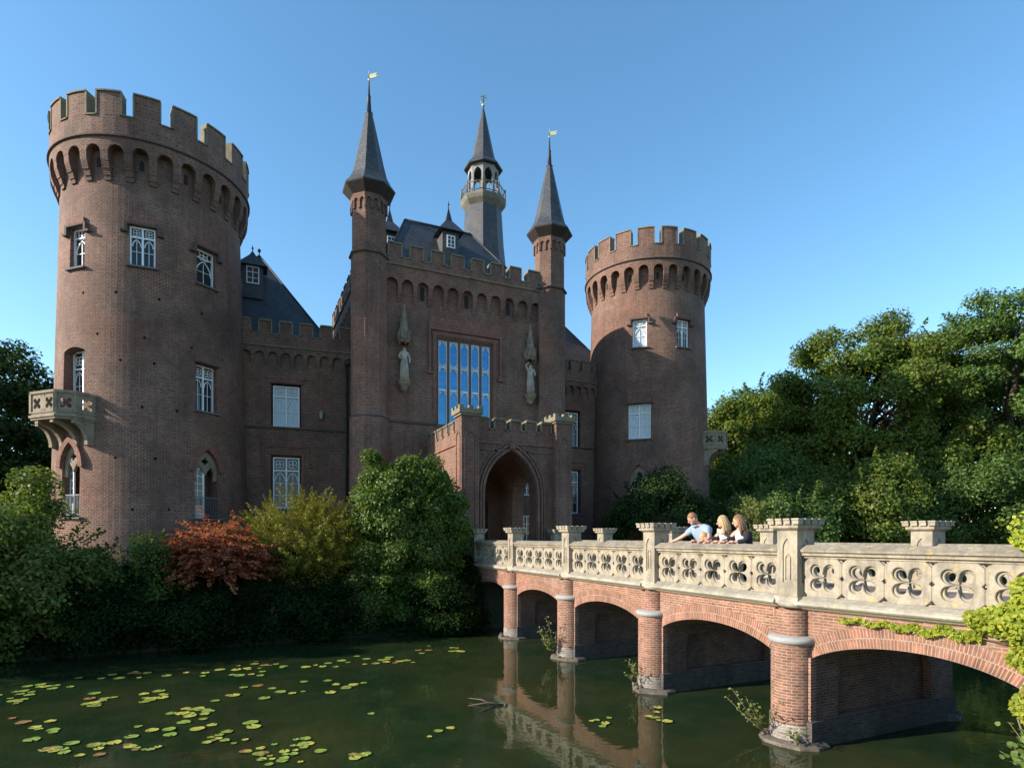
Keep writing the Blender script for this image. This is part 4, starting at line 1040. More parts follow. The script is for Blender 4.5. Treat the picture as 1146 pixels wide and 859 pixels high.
def pillar(P, out, ang=180):
    T = frame((P.x-out*.10, P.y, 0), ang); mb = MB(T); h = .19
    mb.box((-h, -h, 2.26), (h, h, 3.36)); cut = MB(T)
    for k in range(4):
        Tk = T @ Matrix.Rotation(R(90*k), 4, 'Z') @ Matrix.Translation((0, -h, 0)); cut.T = Tk
        cut.prism(pointed(-.085, .085, 2.52, 3.06, .16, 5), -.1, .022)
    pl_ = mb.build('pillar', M['stone'], bridge, cut=cut)
    mb = MB(T)
    for k in range(4):
        mb.T = T @ Matrix.Rotation(R(90*k), 4, 'Z') @ Matrix.Translation((0, -h, 0))
        o1 = pointed(-.055, .055, 2.56, 2.90, .08, 4); o2 = pointed(-.035, .035, 2.575, 2.90, .055, 4)
        for q in range(1, len(o1)): j = (q+1) % len(o1); mb.prism([o2[q], o1[q], o1[j], o2[j]], .004, .03)
    mb.build('niche_tracery', M['stone'], pl_)
    mb = MB(T)
    def ring(ha, hb2, za, zb2): mb.add([(-ha, -ha, za), (ha, -ha, za), (ha, ha, za), (-ha, ha, za), (-hb2, -hb2, zb2), (hb2, -hb2, zb2), (hb2, hb2, zb2), (-hb2, hb2, zb2)], [(0, 3, 2, 1), (4, 5, 6, 7), (0, 1, 5, 4), (1, 2, 6, 5), (2, 3, 7, 6), (3, 0, 4, 7)])
    ring(.19, .255, 3.34, 3.385); ring(.255, .255, 3.385, 3.445)
    for ix in range(4):                                # small crenels on each side of the cap
        for iy in range(4):
            if ix in (0, 3) or iy in (0, 3):
                x = (ix-1.5)*.155; y = (iy-1.5)*.155
                a, b, c_, e = x-.059, x+.059, y-.059, y+.059
                mb.box((a, c_, 3.443), (b, e, 3.505)); mb.box((a-.012 if ix == 0 else a, c_-.012 if iy == 0 else c_, 3.505), (b+.012 if ix == 3 else b, e+.012 if iy == 3 else e, 3.535))
    mb.box((-.19, -.19, 3.44), (.19, .19, 3.50)); mb.build('pillar_cap', M['stone'], pl_)
    mb = MB(T); mb.box((-.225, -.225, 2.18), (.225, .225, 2.30)); mb.lathe([(.24, ZT-.01), (.30, ZT+.02), (.33, ZT+.08), (.31, ZT+.10), (.2, ZT+.16)], 24, (0, .06)); mb.build('pillar_base', M['sill'], pl_)
for i in range(6):
    if i: bay(PN[i-1], PN[i], -1, i == 1); bay(PFR[i], PFR[i-1], 1, False)
    if i: pillar(PN[i], -1, 180 if i < 5 else 169)
    if i: pillar(PFR[i], 1, 0)
pillar(PFR[0]+V2(0, -.1), 1, 0); pillar(PN[0]+V2(0, -.1), -1, 180)
# ---------------------------------------------------------------- foliage
def leaf_mesh(name, c, nrm, ln, wd, mats, bend=.15):
    """one small folded leaf per point; c, nrm arrays (N,3)"""
    n_ = len(c); nrm = nrm/np.maximum(np.linalg.norm(nrm, axis=1, keepdims=True), 1e-6)
    r = rng.normal(size=(n_, 3)); t = np.cross(nrm, r); t /= np.maximum(np.linalg.norm(t, axis=1, keepdims=True), 1e-6); b = np.cross(nrm, t)
    l = (ln*(.65+.7*rng.random(n_)))[:, None]; w_ = (wd*(.65+.7*rng.random(n_)))[:, None]
    V = np.empty((n_, 4, 3)); V[:, 0] = c-t*l*.5; V[:, 1] = c-b*w_*.5+nrm*w_*bend; V[:, 2] = c+t*l*.5; V[:, 3] = c+b*w_*.5+nrm*w_*bend
    return np.asarray(V)
def quads_to_mesh(name, V, mats, extra=None):
    n_ = len(V); me = bpy.data.meshes.new(name); co = V.reshape(-1, 3); me.vertices.add(n_*4); me.vertices.foreach_set('co', co.ravel())
    me.loops.add(n_*4); me.loops.foreach_set('vertex_index', np.arange(n_*4, dtype=np.int32))
    me.polygons.add(n_); me.polygons.foreach_set('loop_start', np.arange(0, n_*4, 4, dtype=np.int32)); me.polygons.foreach_set('loop_total', np.full(n_, 4, dtype=np.int32))
    me.update(calc_edges=True); me.materials.append(mats); return me
def crown_pts(center, rad, nl, per, lobe, flat=.6, shell=.35, lowcut=-.75, up=.5):
    cx = np.array(center); rad = np.array(rad); P = []; Nn = []; L_ = []
    for i in range(nl):
        while True:
            d = rng.normal(size=3); d /= np.linalg.norm(d)
            if d[2] > lowcut: break
        q = (shell+(1-shell)*rng.random()**.5)
        lc = cx+rad*d*q*(1+.07*rng.normal()); L_.append(lc)
        lr = lobe*(.6+.7*rng.random()); k = int(per*(lr/lobe)**2*(.8+.4*rng.random()))
        dd = rng.normal(size=(k, 3)); dd /= np.linalg.norm(dd, axis=1, keepdims=True); rr = rng.random(k)**.45
        p = lc+dd*rr[:, None]*lr*np.array([1, 1, flat]); p += rng.normal(size=p.shape)*lr*.08
        P.append(p); Nn.append(dd*.5+d*.4+np.array([0, 0, up])+rng.normal(size=(k, 3))*.55)
    return np.concatenate(P), np.concatenate(Nn), L_
def spray_pts(center, rad, nspr, per, length, thick=.08, droop=.0, up=.5, low=-.2, horiz=False):
    cx = np.array(center); rad = np.array(rad); P = []; Nn = []; L_ = []
    for i in range(nspr):
        while True:
            d = rng.normal(size=3); d /= np.linalg.norm(d)
            if d[2] > low: break
        a = cx+rad*d*(.25+.62*rng.random()**.6)
        g = d.copy(); g[2] = (rng.normal()*.12 if horiz else g[2]*.5+up); g += rng.normal(size=3)*.25; g /= np.linalg.norm(g)
        ll = length*(.6+.7*rng.random()); t = rng.random(per)
        p = a+g*(t*ll)[:, None]+np.array([0, 0, -droop])*(t**2)[:, None]*ll
        side = rng.normal(size=(per, 3)); 
        if horiz: side[:, 2] *= .2
        p += side*(thick*(1.15-t))[:, None]
        P.append(p); Nn.append(rng.normal(size=(per, 3))*.5+np.array([0, 0, 1.0 if horiz else .5])+d*.3); L_.append(a)
    return np.concatenate(P), np.concatenate(Nn), L_
def wood(base, tops, r0, fork, n_limb, parent, name='trunk', label=None):
    mb = MB(); b = Vector(base); f = Vector(fork); top = Vector(tops[0])
    mb.tube([b-Vector((0, 0, .3)), b.lerp(f, .5)+Vector((random.uniform(-.1, .1), random.uniform(-.1, .1), 0))*r0*4, f, f.lerp(top, .5), f.lerp(top, .85)], [r0*1.25, r0*.9, r0*.75, r0*.4, r0*.12], 8)
    for t in tops[1:n_limb+1]:
        t = Vector(t); s_ = b.lerp(f, random.uniform(.75, 1.0)) if random.random() < .6 else f.lerp(top, random.uniform(.1, .6))
        mid = s_.lerp(t, .5)+Vector((random.uniform(-1, 1), random.uniform(-1, 1), random.uniform(-.3, .8)))*(t-s_).length*.10
        mb.tube([s_, mid, s_.lerp(t, .95)], [r0*.38, r0*.2, r0*.05], 6)
    return mb.build(name, M['bark'], parent, uv=False)
def plant(name, cat, label, base, parts, leafm, ln, wd, r0, fork, group=None, nlimb=14, cname='crown', tname='trunk', prune=None):
    """parts: list of (points, normals, lobes)"""
    P = np.concatenate([p[0] for p in parts]); Q = np.concatenate([p[1] for p in parts]); Lb = [l for p in parts for l in p[2]]
    keep = P[:, 2] > ground_z(P[:, 0], P[:, 1])+.02 if prune is None else prune(P)
    keep &= P[:, 2] > .03
    P, Q = P[keep], Q[keep]
    t = thing(name, label, cat, base, group)
    link(cname, quads_to_mesh(cname, leaf_mesh(cname, P, Q, ln, wd, None), M[leafm]), t)
    top = max(Lb, key=lambda q: q[2]); oth = [q for q in Lb if q[2] > base[2]+.2]; random.shuffle(oth)
    wood(base, [top]+oth, r0, fork, nlimb, t, tname)
    return t
def gz(x, y): return float(ground_z(np.array(x), np.array(y)))
def tree(x, y, ztop, r, label, leafm='leaf_tree', nl=90, per=520, lobe=1.5, ln=.30, zlow=3.0, group='trees beyond the bridge', squash=.55, trunk=.35, name='tree', cat='tree', nlimb=18):
    z0 = gz(x, y); cz = (ztop+zlow)/2; rz = (ztop-zlow)/2-lobe*.3
    a = crown_pts((x, y, cz), (r-lobe*.4, r-lobe*.4, rz), nl, per, lobe, squash, .45, -.95)
    b = spray_pts((x, y, cz), (r*.95, r*.95, rz*1.06), int(nl*1.3), 55, lobe*1.0, .16, .1, .35, -.4)
    return plant(name, cat, label, (x, y, z0), [a, b], leafm, ln, ln*.62, trunk, (x, y, z0+(ztop-z0)*.38), group, nlimb)
TL = 'leaf_tree'
tree(42.8, 29.8, 19.7, 7.8, 'large broad green tree with open sunlit crown standing behind the bridge right of centre', TL, 185, 640, 1.25, .23, 3.2, squash=.65, trunk=.45, nlimb=34)
tree(50.5, 24.5, 21.0, 8.0, 'tall dense tree at the right edge of the photo', 'leaf_tree2', 170, 640, 1.25, .23, 3.0, squash=.6, trunk=.45, nlimb=30)
tree(37.2, 36.5, 14.6, 4.6, 'rounded green tree just right of the right round tower', TL, 100, 480, 1.3, .27, 2.5, squash=.75)
tree(42.5, 38.5, 17.6, 5.2, 'green tree with uneven top between the rounded tree and the large broad tree', 'leaf_tree2', 100, 480, 1.4, .29, 3, squash=.75)
tree(63.0, 30.0, 20, 8.0, 'dark tree behind the tall tree at the right edge', 'leaf_tree2', 80, 450, 2.0, .36, 2.5)
tree(54.0, 40.0, 15, 7.5, 'dark tree behind the large broad tree', 'leaf_tree2', 80, 450, 2.0, .36, 2.2)
tree(45.5, 50.0, 13, 7.5, 'distant dark tree filling the gap beside the right round tower', 'leaf_dark', 80, 400, 2.0, .36, 2.0)
tree(60.0, 14.0, 17, 7.0, 'green tree outside the right edge beyond the bridge end', 'leaf_tree2', 60, 420, 2.0, .34, 2.5)
tree(-14.6, 46.5, 15.8, 5.4, 'dark tree behind the balcony of the left round tower', 'leaf_dark', 110, 520, 1.4, .26, 2.2, group='trees left of the castle', trunk=.3)
tree(-22.0, 44.0, 18.0, 5.5, 'tall dark tree cut by the left edge of the photo', 'leaf_dark', 80, 480, 1.7, .28, 2.2, group='trees left of the castle')
# shrubs beyond the bridge
def bush(x, y, ztop, r, label, leafm, nl=50, per=420, lobe=.6, ln=.13, zlow=None, squash=.75, name='bush', cat='bush', group=None, asp=.6, trunk=.07, ry=None, spray=0):
    z0 = max(gz(x, y), .1); zl = z0 if zlow is None else zlow; cz = zl+(ztop-zl)*.45; rz = (ztop-cz)-lobe*.25
    parts = [crown_pts((x, y, cz), (r-lobe*.35, (ry or r)-lobe*.35, rz), nl, per, lobe, squash, .3, -1.1)]
    if spray: parts.append(spray_pts((x, y, cz), (r*.9, (ry or r)*.9, rz*1.02), spray, 34, r*.32, .05, 0, .8, .1))
    return plant(name, cat, label, (x, y, z0), parts, leafm, ln, ln*asp, trunk, (x, y, z0+(ztop-z0)*.3), group, 12, 'foliage', 'stem')
bush(19.2, 24.6, 6.5, 2.9, 'broad dark green bush growing in front of the right round tower', 'leaf_dark', 80, 480, .8, .13, spray=90)
bush(18.0, 22.4, 4.0, 1.5, 'low reddish brown bush behind the far balustrade left of the people', 'leaf_rust', 30, 300, .5, .11)
bush(23.0, 21.8, 5.5, 1.1, 'pale orange tipped bush right behind the people on the bridge', 'leaf_pale', 22, 220, .5, .12, spray=70)
bush(27.0, 23.5, 6.2, 3.4, 'grey green bush behind the bridge right of the people', 'leaf_tree2', 70, 420, .9, .16, spray=110)
bush(33.5, 24.0, 8.0, 4.2, 'leafy bush hanging below the large broad tree', 'leaf_tree', 100, 420, 1.0, .18, spray=150)
bush(41.0, 22.0, 8.5, 4.5, 'dense bush below the tree at the right edge', 'leaf_tree2', 100, 420, 1.1, .19, spray=150)
bush(30.0, 28.0, 9.0, 4.0, 'tall dark bush between the right round tower and the large broad tree', 'leaf_tree2', 90, 450, 1.0, .18, spray=120)
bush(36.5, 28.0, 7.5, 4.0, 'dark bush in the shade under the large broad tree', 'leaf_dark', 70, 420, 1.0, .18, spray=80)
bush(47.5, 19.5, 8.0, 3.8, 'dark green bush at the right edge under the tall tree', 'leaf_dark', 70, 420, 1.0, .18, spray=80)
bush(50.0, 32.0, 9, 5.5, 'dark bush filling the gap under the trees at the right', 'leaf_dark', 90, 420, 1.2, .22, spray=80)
# shrubs on the castle bank, left to right
G = 'shrubs on the bank below the castle'
bush(-5.7, 20.3, 4.75, 2.35, 'big light green bush at the left edge below the balcony', 'leaf_light', 120, 560, .55, .11, zlow=.3, group=G, spray=90, asp=.7)
bush(-9.0, 21.5, 4.2, 2.2, 'green bush outside the left edge beside the big light green bush', 'leaf_light', 60, 420, .6, .12, zlow=.3, group=G)
bush(-2.75, 20.9, 3.55, 1.55, 'dark green bush between the light green and the red bush', 'leaf_holly', 60, 460, .5, .10, zlow=.5, group=G, spray=40)
x0, y0 = -.6, 20.55
a = spray_pts((x0, y0, 2.45), (1.4, 1.15, 1.3), 420, 100, .75, .10, .1, .3, -.5, True)
plant('bush', 'bush', 'red and orange autumn bush below the left gothic opening', (x0, y0, gz(x0, y0)), [a], 'leaf_red', .10, .045, .06, (x0, y0, 2.2), G, 12, 'foliage', 'stem')
x0, y0 = 2.0, 21.3
a = spray_pts((x0+.1, y0+.1, 2.7), (2.3, 1.5, 1.95), 640, 110, .75, .08, .05, .45, -.5)
b = crown_pts((x0, y0, 2.0), (1.7, 1.2, 1.2), 50, 350, .45, .7, .2, -1.1)
plant('bush', 'bush', 'yellow green yew bush with feathery sprays below the wing windows', (x0, y0, gz(x0, y0)), [a, b], 'leaf_yew', .085, .022, .08, (x0, y0, 2.4), G, 14, 'foliage', 'stem')
x0, y0 = 5.35, 20.75
a = crown_pts((x0, y0, 3.6), (1.95, 1.45, 2.15), 190, 560, .48, .75, .35, -1.1)
b = crown_pts((x0-1.15, y0+.1, 5.2), (.4, .45, 1.1), 16, 300, .30, .8, .2, -1)
c_ = crown_pts((x0+.4, y0, 5.3), (.9, .8, .8), 26, 360, .36, .8, .2, -1)
f_ = crown_pts((x0+1.6, y0, 3.4), (.75, .8, 1.9), 40, 400, .4, .75, .2, -1)
d_ = crown_pts((x0, y0-.6, 1.6), (2.0, 1.0, 1.2), 60, 460, .5, .7, .2, -1.1); e_ = spray_pts((x0, y0, 3.8), (1.9, 1.6, 2.3), 150, 40, .6, .05, 0, .8, .0)
plant('bush', 'bush', 'tall glossy green bush standing beside the porch and the bridge', (x0, y0, gz(x0, y0)), [a, b, c_, d_, e_, f_], 'leaf_holly', .105, .062, .10, (x0, y0, 3.4), G, 18, 'foliage', 'stem')
bush(.9, 19.9, 1.75, 1.0, 'low dark bush at the water edge under the red and yew bushes', 'leaf_shade', 26, 320, .4, .09, zlow=.1, group=G)
bush(3.4, 19.8, 2.2, 1.1, 'low olive bush in front of the yew near the water', 'leaf_olive', 26, 320, .4, .08, zlow=.1, group=G)
bush(-3.6, 19.7, 2.3, 1.4, 'dark leafy bush overhanging the water below the light green bush', 'leaf_shade', 45, 380, .45, .10, zlow=.05, group=G, spray=60)
bush(-1.2, 19.7, 1.7, 1.2, 'dark leafy bush overhanging the water left of the red bush', 'leaf_shade', 40, 360, .42, .10, zlow=.05, group=G, spray=50)
bush(2.3, 19.7, 1.6, 1.0, 'small dark bush at the water below the yew', 'leaf_shade', 30, 340, .4, .10, zlow=.05, group=G, spray=40)
bush(6.3, 19.3, 1.9, 1.2, 'dark bush overhanging the water beside the last bridge arch', 'leaf_shade', 40, 380, .42, .10, zlow=.05, group=G, spray=50)
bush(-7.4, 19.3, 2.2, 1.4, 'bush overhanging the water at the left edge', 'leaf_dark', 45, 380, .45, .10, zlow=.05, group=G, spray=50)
bush(-11.8, 19.7, 5.6, 2.6, 'tall unseen green bush added left of the view to shade the bank', 'leaf_light', 70, 420, .7, .13, zlow=.2, group=G, spray=50)  # added out of view so its shadow darkens the lower bank
# ground cover along the waterline
k = 85000; xs = rng.uniform(-14, 8.0, k); ys = rng.uniform(17.9, 22.3, k); zz = np.maximum(ground_z(xs, ys), -.05)
hh = (.25+.5*np.abs(np.sin(xs*1.3)+np.sin(xs*.47+2)+np.sin(ys*2.1+xs*.8))/2)*np.clip((22.8-ys)/1.5, .3, 1)
hh *= np.clip((ys-18.0)/.9, .30, 1)
P = np.stack([xs, ys, zz+hh*rng.random(k)**.7+.02], -1); keep = (P[:, 2] > .02) & (ground_z(xs, ys) > -.35)
P = P[keep]; Q = rng.normal(size=P.shape)*.5+np.array([0, -.4, .9])
link_ = link('ground_cover', quads_to_mesh('ground_cover', leaf_mesh('g', P, Q, .12, .075, None), M['leaf_shade']))
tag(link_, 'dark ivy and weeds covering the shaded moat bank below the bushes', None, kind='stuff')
k = 26000; xs = rng.uniform(12, 60, k); ys = rng.uniform(18.2, 23, k); zz = ground_z(xs, ys)
P = np.stack([xs, ys, zz+rng.random(k)*.5], -1); keep = P[:, 2] > .05; P = P[keep]
link_ = link('ground_cover', quads_to_mesh('ground_cover', leaf_mesh('g', P, rng.normal(size=P.shape)*.5+np.array([0, -.2, .9]), .2, .1, None), M['leaf_dark']))
tag(link_, 'dark undergrowth along the bank beyond the bridge', None, kind='stuff')

# ivy at the near end of the bridge
def on_wall(s_, z, o_):                  # s along the angled last bay from its far pillar
    d = (PN[5]-PN[4]).normalized(); nrm = Vector((d.y, -d.x, 0)); 
    if nrm.x > 0: nrm = -nrm
    p = PN[4]+d*s_+nrm*o_; return (p.x, p.y, z)
iv = []
for _ in range(34000):
    s_ = random.uniform(2.35, 4.6); z = random.uniform(.15, 3.45)
    edge = 2.76+.25*math.sin(z*5)+.15*math.sin(z*13+1)+max(0, z-2.75)*.55-.12*math.exp(-((z-2.3)/.25)**2)
    if z < 1.5: edge = 2.86+(1.5-z)*.16+.1*math.sin(z*9)
    if s_ < edge: continue
    iv.append(on_wall(s_, z, random.uniform(.05, .18+.32*min(1, (s_-edge)/.6))))
for _ in range(4000):                    # top clump rising above the coping
    a = random.gauss(0, 1); iv.append(on_wall(3.42+a*.2, 3.28+abs(random.gauss(0, .13))+.1*max(0, 1-abs(a)), .05+random.gauss(0, .15)))
for _ in range(1500):                    # runner along the cornice
    s_ = .75+1.75*random.random()**.7; th = .02+.10*((s_-.5)/2)**1.5
    iv.append(on_wall(s_, 2.10-.03-.05*abs(math.sin(s_*9))-random.random()*th*1.3+.03*(s_ > 2), random.uniform(.02, .09)))
iv = np.array(iv); Q = rng.normal(size=iv.shape)*.45+np.array([-.9, -.2, .45])
ivy = thing('ivy', 'bright yellow green ivy climbing over the near right end of the bridge', 'ivy', on_wall(3.3, .4, .1))
link('foliage', quads_to_mesh('foliage', leaf_mesh('i', iv, Q, .058, .042, None), M['leaf_ivy']), ivy)
mb = MB()
random.seed(5)
for q in range(9):
    s_ = 2.95+q*.09; pts = []
    for j in range(9):
        z = 1.9-j*.27; pts.append(on_wall(s_+.05*math.sin(j*1.7+q)+(.02*j if q % 2 else -.01*j), max(z, -.1), .12+.05*math.sin(j+q*2)))
    mb.tube(pts, [.012]*8+[.006], 5)
mb.tube([on_wall(.8, 2.06, .03), on_wall(1.4, 2.02, .05), on_wall(2.0, 2.04, .04), on_wall(2.8, 1.95, .08)], .008, 5)
mb.build('stem', M['vine'], ivy, uv=False)
# round-leaved shoot from the near bank, bottom right
sp = thing('seedling', 'young plant with round pale leaves leaning over the water at the bottom right corner', 'plant', (7.35, 3.15, .75))
mb = MB(); Pl = []; random.seed(11)
for q in range(9):
    b0 = Vector((7.35, 3.15, .7)); dr = Vector((random.uniform(-.5, .1), random.uniform(-.05, .55), random.uniform(.35, .75))); tip = b0+dr*random.uniform(.55, .95)
    mid = b0.lerp(tip, .5)+Vector((0, 0, .06)); mb.tube([b0, mid, tip], [.008, .006, .003], 5)
    for j in range(12): t = random.uniform(.35, 1); p = b0.lerp(tip, t)+Vector((random.gauss(0, .04), random.gauss(0, .04), .05*math.sin(math.pi*t)+random.gauss(0, .02))); Pl.append(tuple(p))
mb.build('stem', M['vine'], sp, uv=False)
mb = MB()
for p in Pl:
    nn = Vector((random.gauss(-.2, .4), random.gauss(-.2, .4), 1)).normalized(); t = nn.orthogonal().normalized(); b = nn.cross(t); r_ = random.uniform(.022, .038)
    mb.add([Vector(p)+(t*math.cos(a)*r_*1.2+b*math.sin(a)*r_)+nn*(abs(math.sin(a))*r_*.2) for a in [6.283*j/8 for j in range(8)]], [list(range(8))])
mb.build('foliage', M['leaf_round'], sp, fix=False, uv=False)
# weeds rooted on the pier footings
def weed(x, y, z, n_, spread, label, leafm='leaf_light', hgt=.7, seed=1, sz=.055):
    random.seed(seed); t = thing('weed', label, 'weed', (x, y, z), 'weeds growing on the bridge piers'); mb = MB(); Pl = []
    for q in range(n_):
        b0 = Vector((x, y, z)); an = random.uniform(-1, 1)*1.3+math.pi; dr = Vector((math.cos(an)*spread*random.uniform(.3, 1), math.sin(an)*spread*random.uniform(-1, 1)-.0, hgt*random.uniform(.35, 1)))
        tip = b0+dr; mb.tube([b0, b0.lerp(tip, .5)+Vector((0, 0, -.03)), tip], [.008, .006, .003], 4)
        for j in range(16): tt = random.uniform(.3, 1); p = b0.lerp(tip, tt); Pl.append((p.x+random.gauss(0, .04), p.y+random.gauss(0, .04), p.z+random.gauss(0, .035)))
    mb.build('stem', M['vine'], t, uv=False); Pl = np.array(Pl)
    link('foliage', quads_to_mesh('foliage', leaf_mesh('w', Pl, rng.normal(size=Pl.shape)*.5+np.array([-.4, -.3, .6]), sz, sz*.65, None), M[leafm]), t)
weed(7.66, 7.0, .10, 7, .75, 'leafy weed sprouting from the nearest pier to the left over the water', hgt=.75, seed=3)
weed(7.72, 6.45, .12, 3, .18, 'small green weed tuft low on the right side of the nearest pier', hgt=.35, seed=4)
weed(7.60, 13.9, .12, 11, .65, 'scraggly weed with reddish stems round the third pier from the right', hgt=1.05, seed=6, sz=.065)
weed(7.62, 10.3, .12, 4, .35, 'thin weed clinging to the base of the second pier from the right', hgt=.6, seed=8)

# ---------------------------------------------------------------- water lilies
def at(px, py):
    """water point seen at photo pixel; used once to read the pads' real positions"""
    d = 3.25*665/(py-600); Xc = (px-573)/665*d
    return .9100*Xc+.4147*d, -.4147*Xc+.9100*d
pads = {}
def pad_mesh(kind, r=.1):
    mb = MB(); K = 16; Vv = [(0, 0, .004)]
    for i in range(K+1):
        a = R(12)+(2*math.pi-R(24))*i/K; rr = r*(1+.05*math.sin(a*3+1)); Vv.append((rr*math.cos(a), rr*math.sin(a)*.94, .008+.006*abs(math.sin(a*2))))
    mb.add(Vv, [(0, i, i+1) for i in range(1, K+1)], smooth=True)
    me = mb.mesh('lily_pad', [M['pad_'+kind]], fix=False); return me
for kind in ('green', 'yellow', 'brown'): pads[kind] = pad_mesh(kind)
random.seed(21)
clusters = [(70, 838, 40, 8, 7, 'in the bottom left corner'), (190, 812, 30, 7, 6, 'above the lower left cluster'), (250, 826, 26, 6, 6, 'between the lower left and bottom edge clusters'), (300, 846, 30, 6, 12, 'at the bottom edge'), (150, 836, 34, 8, 10, 'at the lower left'), (345, 833, 24, 7, 7, 'above the bottom edge pads'), (172, 780, 22, 6, 7, 'below the dark green bush'), (218, 796, 26, 7, 9, 'below the red bush'), (20, 782, 28, 5, 7, 'at the left edge'), (50, 770, 25, 4, 7, 'under the light green bush'), (95, 785, 26, 5, 8, 'left of the dark green bush reflection'),
            (40, 812, 50, 10, 6, 'at the left edge near the bottom'), (140, 757, 30, 5, 6, 'in shade under the dark green bush'), (250, 752, 40, 5, 9, 'in shade under the red bush'), (330, 745, 40, 4, 10, 'in shade under the yew'), (375, 766, 20, 6, 6, 'in front of the yew'), (425, 738, 40, 4, 11, 'in front of the tall glossy bush'), (500, 727, 30, 3, 6, 'between the tall bush and the bridge'),
            (650, 743, 18, 5, 7, 'at the third pier from the right'), (692, 757, 14, 5, 7, 'left of the second pier from the right'), (738, 803, 14, 5, 5, 'in the reflection of the second pier'), (672, 808, 10, 4, 4, 'in the reflection of the third pier'), (405, 845, 12, 4, 4, 'right of the bottom edge pads'), (285, 808, 8, 3, 3, 'in open water at the lower left'), (480, 815, 50, 14, 3, 'in open water left of the branch'), (300, 772, 50, 7, 6, 'in open water below the yew')]
for (cx, cy, sx, sy, n_, desc) in clusters:
    got = []
    for q in range(int(n_*1.5)):
        px, py = random.gauss(cx, sx*.62), random.gauss(cy, sy*.7)
        if py < 722: py = 722+random.random()*4
        x, y = at(px, py)
        if y > 17.6 or x > 7.3: continue
        got.append((px, x, y, random.choices(['green', 'yellow', 'brown'], [.55, .35, .10])[0]))
    for kind, cname in (('green', 'green'), ('yellow', 'yellowing'), ('brown', 'brown')):
        row = sorted(g for g in got if g[3] == kind)
        for k_, (px, x, y, _k) in enumerate(row):
            o_ = bpy.data.objects.new('lily_pad', pads[kind]); C.objects.link(o_)
            s_ = random.uniform(.5, 1.15)*(1.1 if y > 11 else .85); o_.location = (x, y, .003+random.random()*.004); o_.scale = (s_, s_, 1)
            o_.rotation_euler = (random.uniform(-.02, .02), random.uniform(-.02, .02), random.uniform(0, 6.28)); nn = len(row)
            ordn = (['leftmost', 'second from the left', 'third from the left', 'fourth from the left', 'fifth from the left', 'sixth from the left', 'seventh from the left', 'eighth from the left', 'ninth from the left', 'tenth from the left', 'eleventh from the left', 'twelfth from the left', 'thirteenth from the left', 'fourteenth from the left', 'fifteenth from the left']+['farther right']*20)[k_]
            if nn == 1: lb = f'single {cname} lily pad {desc}'
            elif k_ == nn-1: lb = f'rightmost {cname} lily pad {desc}'
            else: lb = f'{ordn} {cname} lily pad {desc}' if k_ == 0 else f'{cname} lily pad {desc}, {ordn}'
            tag(o_, lb, 'lily pad', f'lily pads {desc}')
# sunken branch
br = MB(); random.seed(2)
b0 = Vector((*at(566, 789), .005)); b1 = Vector((*at(524, 789), .0)); b2 = Vector((*at(534, 785), .02)); mid = b0.lerp(b1, .45)+Vector((0, .03, .05))
br.tube([b0, mid, b1], [.025, .02, .008], 7); br.tube([mid, mid.lerp(b2, .6)+Vector((0, 0, .04)), b2+Vector((-.1, .2, .02))], [.02, .015, .006], 6)
br.tube([b0.lerp(mid, .5), Vector((*at(538, 796), .02))], [.015, .006], 5); br.ball(b0, (.05, .04, .04), 7, 5)
tag(br.build('branch', M['bark'], None, origin=b0, uv=False), 'dead brown branch floating in the moat left of the bridge reflection', 'branch')
# rocks at the near bank
for (x, y, z, r_, lb) in ((7.65, 3.05, .85, .16, 'grey rock on the near bank at the bottom right corner under the ivy stems'), (7.45, 2.85, .75, .12, 'smaller grey rock beside the larger rock at the bottom right corner')):
    mb = MB(); mb.ball((x, y, z), (r_*1.2, r_, r_*.8), 10, 7); random.seed(int(r_*100))
    mb.V = [(a+random.uniform(-.015, .015), b+random.uniform(-.015, .015), c+random.uniform(-.015, .015)) for a, b, c in mb.V]
    tag(mb.build('rock', M['ring'], None, origin=(x, y, z), uv=False), lb, 'rock')

